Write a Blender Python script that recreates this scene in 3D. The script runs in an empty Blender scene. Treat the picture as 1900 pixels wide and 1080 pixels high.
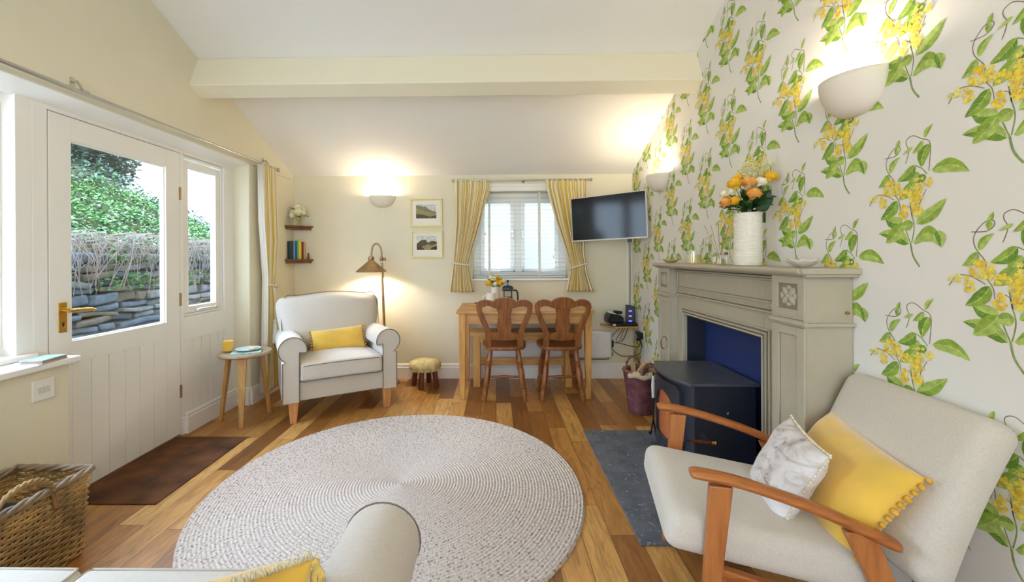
import bpy, bmesh, math, random
from math import sin, cos, pi, radians, sqrt, atan2
from mathutils import Vector, Matrix, Euler
random.seed(7)
S = bpy.context.scene
COL = S.collection
# ------------------------------------------------------------------ camera
FPX = 771.58
cam_d = bpy.data.cameras.new('camera'); cam = bpy.data.objects.new('camera', cam_d); COL.objects.link(cam)
cam_d.sensor_width = 36; cam_d.sensor_fit = 'HORIZONTAL'; cam_d.lens = 36 * FPX / 1900
cam_d.shift_x = (950 - 907.84) / 1900; cam_d.shift_y = (477.5 - 540) / 1900
cam_d.clip_start = 0.02
YAW, PIT, ROL = -.0149, -.0008, .0049
fw = Vector((sin(YAW) * cos(PIT), cos(YAW) * cos(PIT), sin(PIT)))
rt = Vector((cos(YAW), -sin(YAW), 0)); dn = fw.cross(rt)
r2 = rt * cos(ROL) + dn * sin(ROL); d2 = -rt * sin(ROL) + dn * cos(ROL)
mw = Matrix(((r2.x, -d2.x, -fw.x, 0), (r2.y, -d2.y, -fw.y, 0), (r2.z, -d2.z, -fw.z, 1.25), (0, 0, 0, 1)))
cam.matrix_world = mw
S.camera = cam
# ------------------------------------------------------------------ light and exposure
S.view_settings.view_transform = 'Standard'; S.view_settings.look = 'None'
S.view_settings.gamma = 1; S.view_settings.use_curve_mapping = False
S.view_settings.exposure = 1.0
S.cycles.use_denoising = True
S.cycles.max_bounces = 10; S.cycles.diffuse_bounces = 6; S.cycles.transparent_max_bounces = 12
S.cycles.sample_clamp_indirect = 6
w = bpy.data.worlds.new('sky'); S.world = w; w.use_nodes = True
bg = w.node_tree.nodes['Background']; bg.inputs[0].default_value = (.67, .80, 1.0, 1); bg.inputs[1].default_value = 4.2

def lamp(name, kind, loc, energy, color, size=.1, rot=None, **k):
    d = bpy.data.lights.new(name, kind); d.energy = energy; d.color = color
    if kind == 'AREA': d.size = size
    elif kind == 'SUN': d.angle = size
    else: d.shadow_soft_size = size
    for a, b in k.items(): setattr(d, a, b)
    o = bpy.data.objects.new(name, d); COL.objects.link(o); o.location = loc
    if rot: o.rotation_euler = rot
    return o
WARM = (1.0, .86, .70)
# overcast daylight coming over the bank through the left glazing
sun = lamp('daylight', 'SUN', (-6, 3, 6), 8.5, (.50, .68, 1.0), radians(70))
sun.rotation_euler = Vector((.80, .10, -.72)).to_track_quat('-Z', 'Y').to_euler()
for n, l, sz, sy, d in (('portal_left', (-2.45, 1.95, 1.35), 3.3, 1.5, (1, 0, 0)), ('portal_back', (.26, 4.62, 1.47), 1.1, 1.0, (0, -1, 0)), ('portal_front', (-.35, -2.5, 1.25), 2.4, 2.0, (0, 1, 0))):
    o = lamp(n, 'AREA', l, 0, (1, 1, 1), sz, shape='RECTANGLE', size_y=sy)
    o.rotation_euler = Vector(d).to_track_quat('-Z', 'Y').to_euler()
    o.data.cycles.is_portal = True
FILL_PENDANT_W, SCONCE_W, FLOOR_W = 118, 5.5, 10

# ------------------------------------------------------------------ helpers
def srgb(r, g, b):
    f = lambda c: (c / 255 / 12.92) if c / 255 <= .04045 else ((c / 255 + .055) / 1.055) ** 2.4
    return (f(r), f(g), f(b), 1)

def mat(name, col, rough=.6, metal=0, noise=0, nscale=8, bump=0, bscale=60, spec=.5, sheen=0, emit=None, estr=0, stretch=(1, 1, 1), coat=0):
    m = bpy.data.materials.new(name); m.use_nodes = True
    nt = m.node_tree; p = nt.nodes['Principled BSDF']
    c = srgb(*col)
    p.inputs['Base Color'].default_value = c
    p.inputs['Roughness'].default_value = rough; p.inputs['Metallic'].default_value = metal
    p.inputs['Specular IOR Level'].default_value = spec
    if sheen: p.inputs['Sheen Weight'].default_value = sheen
    if coat: p.inputs['Coat Weight'].default_value = coat
    if emit: p.inputs['Emission Color'].default_value = srgb(*emit); p.inputs['Emission Strength'].default_value = estr
    tc = nt.nodes.new('ShaderNodeTexCoord'); mp = nt.nodes.new('ShaderNodeMapping'); mp.inputs['Scale'].default_value = stretch
    nt.links.new(tc.outputs['Object'], mp.inputs[0])
    if noise:
        n = nt.nodes.new('ShaderNodeTexNoise'); n.inputs['Scale'].default_value = nscale; n.inputs['Detail'].default_value = 5
        nt.links.new(mp.outputs[0], n.inputs['Vector'])
        mx = nt.nodes.new('ShaderNodeMix'); mx.data_type = 'RGBA'
        mx.inputs['A'].default_value = [x * (1 - noise) for x in c[:3]] + [1]; mx.inputs['B'].default_value = [min(1, x * (1 + noise)) for x in c[:3]] + [1]
        mr = nt.nodes.new('ShaderNodeMapRange'); mr.inputs[1].default_value = .3; mr.inputs[2].default_value = .7
        nt.links.new(n.outputs[0], mr.inputs[0]); nt.links.new(mr.outputs[0], mx.inputs[0])
        nt.links.new(mx.outputs['Result'], p.inputs['Base Color'])
    if bump:
        n = nt.nodes.new('ShaderNodeTexNoise'); n.inputs['Scale'].default_value = bscale; n.inputs['Detail'].default_value = 3
        nt.links.new(mp.outputs[0], n.inputs['Vector'])
        b = nt.nodes.new('ShaderNodeBump'); b.inputs['Strength'].default_value = bump; b.inputs['Distance'].default_value = .004
        nt.links.new(n.outputs[0], b.inputs['Height']); nt.links.new(b.outputs[0], p.inputs['Normal'])
    return m

def wood(name, c1, c2, rough=.4, scale=6, axis=2, bump=.1):
    st = [9, 9, 9]; st[axis] = .8
    m = mat(name, c1, rough); nt = m.node_tree; p = nt.nodes['Principled BSDF']
    tc = nt.nodes['Texture Coordinate']; mp = nt.nodes['Mapping']; mp.inputs['Scale'].default_value = st
    n = nt.nodes.new('ShaderNodeTexNoise'); n.inputs['Scale'].default_value = scale; n.inputs['Detail'].default_value = 6; n.inputs['Distortion'].default_value = .6
    nt.links.new(mp.outputs[0], n.inputs['Vector'])
    r = nt.nodes.new('ShaderNodeValToRGB'); r.color_ramp.elements[0].position = .32; r.color_ramp.elements[1].position = .68
    r.color_ramp.elements[0].color = srgb(*c2); r.color_ramp.elements[1].color = srgb(*c1)
    nt.links.new(n.outputs[0], r.inputs[0]); nt.links.new(r.outputs[0], p.inputs['Base Color'])
    b = nt.nodes.new('ShaderNodeBump'); b.inputs['Strength'].default_value = bump; b.inputs['Distance'].default_value = .002
    nt.links.new(n.outputs[0], b.inputs['Height']); nt.links.new(b.outputs[0], p.inputs['Normal'])
    return m

class MB:
    def __init__(s): s.v = []; s.f = []; s.mi = []; s.uv = {}
    def add(s, vs, fs, mi=0):
        o = len(s.v); s.v += [tuple(v) for v in vs]
        for f in fs: s.f.append(tuple(i + o for i in f)); s.mi.append(mi)
        return s
    def xf(s, M):
        s.v = [tuple(M @ Vector(v)) for v in s.v]; return s
    def join(s, o):
        k = len(s.f); b = s.add(o.v, o.f)
        s.mi[k:] = o.mi; return s
    def b(s, x0, x1, y0, y1, z0, z1, mi=0):
        v = [(x, y, z) for x in (x0, x1) for y in (y0, y1) for z in (z0, z1)]
        return s.add(v, [(0, 1, 3, 2), (4, 6, 7, 5), (0, 4, 5, 1), (2, 3, 7, 6), (0, 2, 6, 4), (1, 5, 7, 3)], mi)
    def prism(s, poly, O, U, V, W, mi=0):
        O, U, V, W = map(Vector, (O, U, V, W)); n = len(poly)
        a = [O + U * p[0] + V * p[1] for p in poly]; c = [q + W for q in a]
        flip = (U.cross(V)).dot(W) > 0
        fs = [tuple(range(n))[::-1], tuple(range(n, 2 * n))] + [(i, (i + 1) % n, (i + 1) % n + n, i + n) for i in range(n)]
        return s.add(a + c, fs, mi)
    def tube(s, pts, r, n=8, closed=False, mi=0, flat=None, up=None):
        pts = [Vector(p) for p in pts]; k = len(pts); R = r if isinstance(r, (list, tuple)) else [r] * k
        vs = []; prev = None
        for i, p in enumerate(pts):
            if closed: t = pts[(i + 1) % k] - pts[i - 1]
            else: t = pts[min(i + 1, k - 1)] - pts[max(i - 1, 0)]
            if t.length < 1e-9: t = Vector((0, 0, 1))
            t.normalize()
            if up is not None: a = Vector(up)
            elif prev is None: a = Vector((0, 0, 1)) if abs(t.z) < .9 else Vector((1, 0, 0))
            else: a = prev
            a = (a - t * a.dot(t)); a.normalize(); prev = a; c = t.cross(a)
            fl = flat or 1
            for j in range(n):
                an = 2 * pi * j / n + (pi / 4 if n == 4 else 0)
                vs.append(p + (a * cos(an) * fl + c * sin(an)) * R[i])
        fs = []
        for i in range(k if closed else k - 1):
            for j in range(n):
                i2 = (i + 1) % k
                fs.append((i * n + j, i * n + (j + 1) % n, i2 * n + (j + 1) % n, i2 * n + j))
        if not closed: fs += [tuple(range(n))[::-1], tuple((k - 1) * n + j for j in range(n))]
        return s.add(vs, fs, mi)
    def lathe(s, prof, c=(0, 0, 0), n=24, mi=0, M=None, sx=1, sy=1):
        vs = []
        for r, z in prof:
            for j in range(n):
                a = 2 * pi * j / n; v = Vector((r * cos(a) * sx, r * sin(a) * sy, z))
                vs.append((M @ v if M else v) + Vector(c))
        k = len(prof)
        fs = [(i * n + j, i * n + (j + 1) % n, (i + 1) * n + (j + 1) % n, (i + 1) * n + j) for i in range(k - 1) for j in range(n)]
        if prof[0][0] > 1e-5: fs.append(tuple(range(n))[::-1])
        if prof[-1][0] > 1e-5: fs.append(tuple((k - 1) * n + j for j in range(n)))
        return s.add(vs, fs, mi)
    def turn(s, p0, p1, prof, n=16, mi=0):
        p0, p1 = Vector(p0), Vector(p1); d = p1 - p0; L = d.length
        q = d.to_track_quat('Z', 'Y').to_matrix().to_4x4()
        return s.lathe([(r, z * L) for r, z in prof], p0, n, mi, q)
    def ell(s, c, r, n=12, m=8, mi=0, M=None):
        rr = r if isinstance(r, (list, tuple)) else (r, r, r)
        vs = []
        for i in range(m + 1):
            a = -pi / 2 + pi * i / m
            for j in range(n):
                b = 2 * pi * j / n; v = Vector((rr[0] * cos(a) * cos(b), rr[1] * cos(a) * sin(b), rr[2] * sin(a)))
                vs.append((M @ v if M else v) + Vector(c))
        return s.add(vs, [(i * n + j, i * n + (j + 1) % n, (i + 1) * n + (j + 1) % n, (i + 1) * n + j) for i in range(m) for j in range(n)], mi)
    def grid(s, fn, nu, nv, mi=0, uv=None):
        o = len(s.v)
        vs = [fn(i / nu, j / nv) for i in range(nu + 1) for j in range(nv + 1)]
        if uv is not None:
            for i in range(nu + 1):
                for j in range(nv + 1): s.uv[o + i * (nv + 1) + j] = uv(i / nu, j / nv)
        return s.add(vs, [(i * (nv + 1) + j, (i + 1) * (nv + 1) + j, (i + 1) * (nv + 1) + j + 1, i * (nv + 1) + j + 1) for i in range(nu) for j in range(nv)], mi)
    def soft(s, c, size, r, crown=0, mi=0, nr=4, nm=6, M=None, fn=None):
        """rounded box with an optional crowned top"""
        h = [a / 2 for a in size]
        def ax(H):
            t = [-H + r * (1 - cos(pi / 2 * k / nr)) for k in range(nr + 1)]
            mid = [(-H + r) + (2 * H - 2 * r) * k / nm for k in range(1, nm)]
            return t + mid + [-q for q in t[::-1]]
        A = [ax(q) for q in h]
        for ai in range(3):
            b_, c_ = (ai + 1) % 3, (ai + 2) % 3
            for sg in (-1, 1):
                vs = []
                for p in A[b_]:
                    for q in A[c_]:
                        P = [0, 0, 0]; P[ai] = sg * h[ai]; P[b_] = p; P[c_] = q
                        inn = [max(-(h[k] - r), min(h[k] - r, P[k])) for k in range(3)]
                        d = Vector(P) - Vector(inn); v = Vector(inn) + d.normalized() * r if d.length > 1e-9 else Vector(P)
                        if crown:
                            fa = (1 - (v.x / h[0]) ** 2) * (1 - (v.y / h[1]) ** 2)
                            v.z += crown * max(0, fa) * (1 if v.z > 0 else -.3)
                        if fn: v = fn(v)
                        if M: v = M @ v
                        vs.append(v + Vector(c))
                nb, nc = len(A[b_]), len(A[c_])
                fs = [(i * nc + j, (i + 1) * nc + j, (i + 1) * nc + j + 1, i * nc + j + 1) for i in range(nb - 1) for j in range(nc - 1)]
                if sg < 0: fs = [f[::-1] for f in fs]
                s.add(vs, fs, mi)
        return s
    def build(s, name, mats, parent=None, smooth=None, bevel=0, weld=True, solid=0, sub=0, seg=2):
        me = bpy.data.meshes.new(name); me.from_pydata(s.v, [], s.f)
        mats = mats if isinstance(mats, (list, tuple)) else [mats]
        for m in mats: me.materials.append(m)
        me.polygons.foreach_set('material_index', s.mi)
        if s.uv:
            l = me.uv_layers.new(name='UVMap')
            for lp in me.loops: l.data[lp.index].uv = s.uv.get(lp.vertex_index, (0, 0))
        me.update()
        if weld or True:
            bm = bmesh.new(); bm.from_mesh(me)
            if weld: bmesh.ops.remove_doubles(bm, verts=bm.verts, dist=1e-5)
            bmesh.ops.recalc_face_normals(bm, faces=bm.faces) if not s.uv else None
            bm.to_mesh(me); bm.free()
        if smooth is not None:
            me.polygons.foreach_set('use_smooth', [True] * len(me.polygons))
            if smooth < 180: me.set_sharp_from_angle(angle=radians(smooth))
        o = bpy.data.objects.new(name, me); COL.objects.link(o)
        if parent: o.parent = parent
        if bevel:
            b = o.modifiers.new('bevel', 'BEVEL'); b.width = bevel; b.segments = seg; b.limit_method = 'ANGLE'; b.angle_limit = radians(40)
            b.harden_normals = False
        if solid:
            b = o.modifiers.new('solid', 'SOLIDIFY'); b.thickness = solid; b.offset = 0
        if sub:
            b = o.modifiers.new('sub', 'SUBSURF'); b.levels = sub; b.render_levels = sub
        return o

def thing(name, label, cat, loc=(0, 0, 0), rz=0, group=None):
    o = bpy.data.objects.new(name, None); COL.objects.link(o); o.location = loc; o.rotation_euler = (0, 0, rz)
    o.empty_display_size = .1
    o['label'] = label; o['category'] = cat
    if group: o['group'] = group
    return o
def tag(o, label, cat, group=None, kind=None):
    o['label'] = label; o['category'] = cat
    if group: o['group'] = group
    if kind: o['kind'] = kind
    return o
def struct(o): o['kind'] = 'structure'; return o
def dup(root, loc, rz, label):
    def cp(o, par):
        c = o.copy(); COL.objects.link(c); c.parent = par
        for ch in [k for k in bpy.data.objects if k.parent == o]: cp(ch, c)
        return c
    r = cp(root, None); r.location = loc; r.rotation_euler = (0, 0, rz); r['label'] = label
    return r
def frame(o, u, v, w_):  # matrix with origin and axes
    u, v, w_ = Vector(u).normalized(), Vector(v).normalized(), Vector(w_).normalized()
    return Matrix(((u.x, v.x, w_.x, o[0]), (u.y, v.y, w_.y, o[1]), (u.z, v.z, w_.z, o[2]), (0, 0, 0, 1)))
def arc(cx, cz, r, a0, a1, n): return [(cx + r * cos(radians(a0 + (a1 - a0) * i / n)), cz + r * sin(radians(a0 + (a1 - a0) * i / n))) for i in range(n + 1)]
def spline(pts, n=6):
    P = [Vector(p) for p in pts]; out = []
    for i in range(len(P) - 1):
        a = P[max(i - 1, 0)]; b = P[i]; c = P[i + 1]; d = P[min(i + 2, len(P) - 1)]
        for k in range(n):
            t = k / n
            out.append(.5 * ((2 * b) + (c - a) * t + (2 * a - 5 * b + 4 * c - d) * t * t + (3 * b - a - 3 * c + d) * t ** 3))
    return out + [P[-1]]

# ------------------------------------------------------------------ materials
M_ = {}
M_['wall'] = mat('cream_wall_paint', (228, 220, 194), .75, noise=.02, nscale=3, bump=.05, bscale=90)
M_['paper'] = mat('wallpaper_ground', (234, 230, 222), .7, noise=.015, nscale=4)
M_['ceil'] = mat('ceiling_paint', (238, 234, 226), .85, bump=.04, bscale=70)
M_['beam'] = mat('cream_beam_paint', (240, 231, 204), .6, bump=.05, bscale=40)
M_['white'] = mat('white_gloss_paint', (240, 236, 228), .35, bump=.03, bscale=25)
M_['darkgap'] = mat('painted_gap_shade', (60, 50, 42), .9)
M_['chrome'] = mat('brushed_steel', (200, 196, 188), .25, 1)
M_['brass'] = mat('polished_brass', (214, 172, 84), .22, 1, noise=.15, nscale=30)
M_['antique'] = mat('antique_brass', (168, 142, 104), .42, .9, noise=.15, nscale=20)
M_['fabric'] = mat('oatmeal_fabric', (206, 196, 182), .9, noise=.05, nscale=160, bump=.35, bscale=420, sheen=.3)
M_['fabricL'] = mat('lounge_fabric', (206, 196, 180), .9, noise=.06, nscale=200, bump=.4, bscale=450, sheen=.3)
M_['piping'] = mat('dark_piping', (120, 108, 96), .8)
M_['pipingL'] = mat('pale_piping', (196, 184, 168), .8)
M_['yellow'] = mat('mustard_velvet', (228, 182, 62), .75, noise=.12, nscale=7, sheen=.8)
M_['yfringe'] = mat('mustard_pompoms', (214, 164, 56), .9, noise=.25, nscale=80)
M_['cream'] = mat('cream_fringe', (232, 220, 190), .9, noise=.15, nscale=60)
M_['taupe'] = mat('taupe_cushion_back', (140, 110, 74), .9)
M_['beech'] = wood('beech', (222, 164, 108), (196, 134, 80), .35)
M_['oakleg'] = wood('oak_leg', (206, 160, 96), (176, 128, 68), .45)
M_['pine'] = wood('pine', (214, 162, 90), (184, 126, 60), .4)
M_['pinex'] = wood('pine_top', (216, 166, 96), (190, 134, 66), .35, axis=0)
M_['chair'] = wood('stained_pine', (154, 94, 44), (112, 62, 28), .35)
M_['teakleg'] = wood('lounge_teak_leg', (186, 118, 62), (158, 92, 42), .35)
M_['teak'] = wood('lounge_teak', (184, 112, 54), (150, 82, 34), .32, axis=0)
M_['shelf'] = wood('rustic_shelf', (136, 92, 50), (92, 58, 30), .55, axis=0)
M_['darkwood'] = wood('dark_stool_wood', (124, 62, 36), (84, 38, 22), .4)
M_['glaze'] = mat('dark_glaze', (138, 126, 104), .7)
M_['mantel'] = mat('grey_taupe_paint', (180, 170, 148), .5, noise=.03, nscale=20, bump=.05, bscale=30)
M_['stoveblk'] = mat('stove_black_iron', (40, 44, 54), .34, noise=.1, nscale=40, bump=.1, bscale=200)
M_['stovetop_highlight'] = mat('stove_top_painted_highlight', (74, 76, 80), .3, noise=.15, nscale=12, bump=.1, bscale=200)  # same iron as the body, paler: the highlight on top is put into the colour
M_['fireback'] = mat('fireback_board', (30, 48, 102), .6, noise=.08, nscale=6)
M_['black'] = mat('black_plastic', (22, 22, 26), .35)
M_['screen'] = mat('tv_screen', (8, 11, 20), .10, spec=.45)
M_['silver'] = mat('silver_plastic', (214, 210, 202), .35)
M_['plastic'] = mat('white_plastic', (236, 232, 224), .4)
M_['ceramic'] = mat('white_ceramic', (238, 232, 218), .35, bump=.03, bscale=30)
M_['plaster'] = mat('plaster_uplighter', (232, 222, 204), .8)
M_['green'] = mat('leaf_green', (70, 110, 36), .5, noise=.3, nscale=20)
M_['dgreen'] = mat('dark_leaf_green', (30, 66, 22), .45, noise=.3, nscale=20)
M_['stem'] = mat('stem_green', (128, 150, 84), .6)
M_['rosey'] = mat('yellow_rose', (244, 190, 38), .7, noise=.12, nscale=30)
M_['roseo'] = mat('orange_rose', (244, 172, 84), .7, noise=.12, nscale=30)
M_['rosew'] = mat('white_rose', (246, 240, 206), .7, noise=.05, nscale=30)
M_['candle'] = mat('yellow_wax', (255, 200, 40), .5)
M_['wicker'] = mat('willow_wicker', (178, 142, 86), .5, noise=.5, nscale=9, bump=.3, bscale=150)
M_['wickerd'] = mat('brown_wicker', (126, 82, 66), .6, noise=.45, nscale=18, bump=.3, bscale=150)
M_['coir'] = mat('coir_mat', (104, 64, 34), 1, noise=.6, nscale=6, bump=1, bscale=500)
M_['log'] = wood('split_log', (206, 172, 124), (160, 120, 76), .8)
M_['cable'] = mat('brown_black_cable', (52, 38, 28), .5)
M_['rope'] = mat('cream_rope', (228, 220, 200), .85, bump=.4, bscale=200)

def glass_mat(name, tint=(1, 1, 1), refl=.06, rough=0):
    m = bpy.data.materials.new(name); m.use_nodes = True; nt = m.node_tree
    for n in list(nt.nodes): nt.nodes.remove(n)
    o = nt.nodes.new('ShaderNodeOutputMaterial'); t = nt.nodes.new('ShaderNodeBsdfTransparent'); g = nt.nodes.new('ShaderNodeBsdfGlossy')
    t.inputs[0].default_value = (*tint, 1); g.inputs['Roughness'].default_value = rough
    x = nt.nodes.new('ShaderNodeMixShader'); x.inputs[0].default_value = refl
    nt.links.new(t.outputs[0], x.inputs[1]); nt.links.new(g.outputs[0], x.inputs[2]); nt.links.new(x.outputs[0], o.inputs[0])
    return m
M_['glass'] = glass_mat('window_glass', (.97, 1, 1), .05)
M_['clear'] = glass_mat('clear_jar_glass', (.98, .985, .98), .08, .02)

def floor_mat():
    m = mat('oak_floorboards', (190, 130, 66), .28); nt = m.node_tree; p = nt.nodes['Principled BSDF']; L = nt.links.new
    tc = nt.nodes['Texture Coordinate']; sp = nt.nodes.new('ShaderNodeSeparateXYZ'); L(tc.outputs['Object'], sp.inputs[0])
    def math_(op, a, b=None, c=None):
        n = nt.nodes.new('ShaderNodeMath'); n.operation = op
        for i, q in enumerate((a, b, c)):
            if q is None: continue
            if isinstance(q, (int, float)): n.inputs[i].default_value = q
            else: L(q, n.inputs[i])
        return n.outputs[0]
    W = .127
    xs = math_('DIVIDE', sp.outputs[0], W); ix = math_('FLOOR', xs); fx = math_('FRACT', xs)
    wn = nt.nodes.new('ShaderNodeTexWhiteNoise'); wn.noise_dimensions = '1D'; L(ix, wn.inputs['W'])
    ys = math_('ADD', math_('DIVIDE', sp.outputs[1], .95), math_('MULTIPLY', wn.outputs[0], 7.3)); iy = math_('FLOOR', ys); fy = math_('FRACT', ys)
    cb = nt.nodes.new('ShaderNodeCombineXYZ'); L(ix, cb.inputs[0]); L(iy, cb.inputs[1])
    w2 = nt.nodes.new('ShaderNodeTexWhiteNoise'); w2.noise_dimensions = '3D'; L(cb.outputs[0], w2.inputs['Vector'])
    ramp = nt.nodes.new('ShaderNodeValToRGB'); e = ramp.color_ramp.elements
    e[0].position = 0; e[0].color = srgb(116, 72, 32); e[1].position = 1; e[1].color = srgb(210, 162, 94)
    for ps, c in ((.25, (150, 98, 44)), (.5, (174, 120, 58)), (.75, (192, 142, 76))):
        q = e.new(ps); q.color = srgb(*c)
    L(w2.outputs['Value'], ramp.inputs[0])
    # grain
    off = math_('MULTIPLY', w2.outputs['Value'], 37.0)
    cg = nt.nodes.new('ShaderNodeCombineXYZ'); L(math_('MULTIPLY', sp.outputs[0], 16.0), cg.inputs[0]); L(math_('MULTIPLY', sp.outputs[1], 2.2), cg.inputs[1]); L(off, cg.inputs[2])
    n1 = nt.nodes.new('ShaderNodeTexNoise'); n1.inputs['Scale'].default_value = 2.2; n1.inputs['Detail'].default_value = 8; n1.inputs['Distortion'].default_value = 1.2; n1.inputs['Roughness'].default_value = .65
    L(cg.outputs[0], n1.inputs['Vector'])
    r2_ = nt.nodes.new('ShaderNodeValToRGB'); r2_.color_ramp.elements[0].position = .3; r2_.color_ramp.elements[0].color = (.50, .42, .36, 1)
    r2_.color_ramp.elements[1].position = .6; r2_.color_ramp.elements[1].color = (1.08, 1.05, 1.0, 1)
    L(n1.outputs[0], r2_.inputs[0])
    mx = nt.nodes.new('ShaderNodeMix'); mx.data_type = 'RGBA'; mx.blend_type = 'MULTIPLY'; mx.inputs[0].default_value = .92
    L(ramp.outputs[0], mx.inputs['A']); L(r2_.outputs[0], mx.inputs['B'])
    # joints
    jx = math_('LESS_THAN', math_('MINIMUM', fx, math_('SUBTRACT', 1.0, fx)), .014)
    jy = math_('LESS_THAN', fy, .004); j = math_('MAXIMUM', jx, jy)
    m2 = nt.nodes.new('ShaderNodeMix'); m2.data_type = 'RGBA'; m2.inputs['B'].default_value = srgb(78, 46, 20)
    L(math_('MULTIPLY', j, .75), m2.inputs[0]); L(mx.outputs['Result'], m2.inputs['A']); L(m2.outputs['Result'], p.inputs['Base Color'])
    b = nt.nodes.new('ShaderNodeBump'); b.inputs['Strength'].default_value = .25; b.inputs['Distance'].default_value = .003
    L(math_('SUBTRACT', math_('MULTIPLY', n1.outputs[0], .4), j), b.inputs['Height']); L(b.outputs[0], p.inputs['Normal'])
    L(math_('ADD', .22, math_('MULTIPLY', n1.outputs[0], .25)), p.inputs['Roughness'])
    return m
M_['floor'] = floor_mat()

def stripe_mat():
    m = mat('striped_curtain_cotton', (220, 200, 140), .85, bump=.1, bscale=300); nt = m.node_tree; p = nt.nodes['Principled BSDF']; L = nt.links.new
    uv = nt.nodes.new('ShaderNodeUVMap'); sp = nt.nodes.new('ShaderNodeSeparateXYZ'); L(uv.outputs[0], sp.inputs[0])
    ml = nt.nodes.new('ShaderNodeMath'); ml.operation = 'MULTIPLY'; ml.inputs[1].default_value = 4.6; L(sp.outputs[0], ml.inputs[0])
    fr = nt.nodes.new('ShaderNodeMath'); fr.operation = 'FRACT'; L(ml.outputs[0], fr.inputs[0])
    r = nt.nodes.new('ShaderNodeValToRGB'); r.color_ramp.interpolation = 'CONSTANT'; e = r.color_ramp.elements
    e[0].position = 0; e[0].color = srgb(240, 230, 196); e[1].position = .18; e[1].color = srgb(222, 190, 84)
    for ps, c in ((.36, (244, 236, 208)), (.44, (206, 184, 132)), (.56, (242, 232, 200)), (.66, (226, 198, 98)), (.8, (246, 238, 214)), (.9, (212, 188, 128))):
        q = e.new(ps); q.color = srgb(*c)
    L(fr.outputs[0], r.inputs[0]); L(r.outputs[0], p.inputs['Base Color'])
    return m
M_['stripe'] = stripe_mat()
M_['lining'] = mat('curtain_lining', (232, 226, 214), .85)
# ================================================================== the room
D, XL, XD, XR, SL = 4.297, -2.097, -2.231, 1.405, .4094
YR, YN = 1.0, -2.2                       # ridge, wall behind the camera
zc = lambda y: 2.098 + SL * (D - y) if y >= YR else 2.098 + SL * (D - YR) - SL * (YR - y)
struct(MB().b(-2.45, 1.7, YN - .2, D + .02, -.08, 0).build('floor', M_['floor']))
m = MB()
poly = [(D + .25, zc(D + .25)), (YR, zc(YR)), (YN - .2, zc(YN - .2)), (YN - .2, zc(YN - .2) + .2), (YR, zc(YR) + .2), (D + .25, zc(D + .25) + .2)]
m.prism(poly, (XL - .36, 0, 0), (0, 1, 0), (0, 0, 1), (XR - XL + .72, 0, 0))
struct(m.build('ceiling', M_['ceil']))
# purlin set square to the slope
k = sqrt(1 + SL * SL); n_ = (-SL / k, -1 / k); t_ = (1 / k, -SL / k)
A = (2.913, zc(2.913)); B = (A[0] + n_[0] * .245, A[1] + n_[1] * .245); C = (B[0] + t_[0] * .13, B[1] + t_[1] * .13); Dd = (A[0] + t_[0] * .13, A[1] + t_[1] * .13)
struct(MB().prism([A, B, C, Dd], (XL - .01, 0, 0), (0, 1, 0), (0, 0, 1), (XR - XL + .02, 0, 0)).build('trim_1', M_['beam'], bevel=.006))
# left wall
X2 = XL - .33; OT = 2.055
m = MB()
top = [(YN, OT), (.4, OT), (3.515, OT), (D, OT), (D, zc(D) + .03), (YR, zc(YR) + .03), (YN, zc(YN) + .03)]
m.prism([top[i] for i in (0, 3, 4, 5, 6)], (X2, 0, 0), (0, 1, 0), (0, 0, 1), (XL - X2, 0, 0))
m.b(X2, XL, 3.515, D + .2, 0, OT); m.b(X2, XL, YN, .4, .0, OT); m.b(X2, XL, .4, 2.015, 0, .745)
struct(m.build('wall_left', M_['wall'], bevel=.008, weld=False))
# back wall, with its window hole
m = MB(); H = [-.235, .745, 1.03, 1.925]
Y2 = D + .26
m.b(XL - .33, H[0], D, Y2, 0, 2.25); m.b(H[1], XR + .3, D, Y2, 0, 2.25); m.b(H[0], H[1], D, Y2, 0, H[2]); m.b(H[0], H[1], D, Y2, H[3], 2.25)
struct(m.build('wall_back', M_['wall'], weld=False))
# wall behind the camera with an unseen glazed opening added for fill light
m = MB()
m.b(XL - .33, -1.5, YN - .2, YN, 0, 3.6); m.b(.8, XR + .3, YN - .2, YN, 0, 3.6); m.b(-1.5, .8, YN - .2, YN, 2.05, 3.6); m.b(-1.5, .8, YN - .2, YN, 0, .25)
struct(m.build('wall_front', M_['wall'], weld=False))
wn = MB()
for x0, x1 in ((-1.5, -1.42), (-.4, -.3), (.72, .8)): wn.b(x0, x1, YN - .12, YN - .06, .25, 2.05)
wn.b(-1.5, .8, YN - .12, YN - .06, .25, .33); wn.b(-1.5, .8, YN - .12, YN - .06, 1.97, 2.05)
o4 = struct(wn.build('added_fill_window', M_['white']))
o = MB().b(-1.42, .72, YN - .1, YN - .095, .33, 1.97).build('window_pane', M_['glass'], o4)

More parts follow.
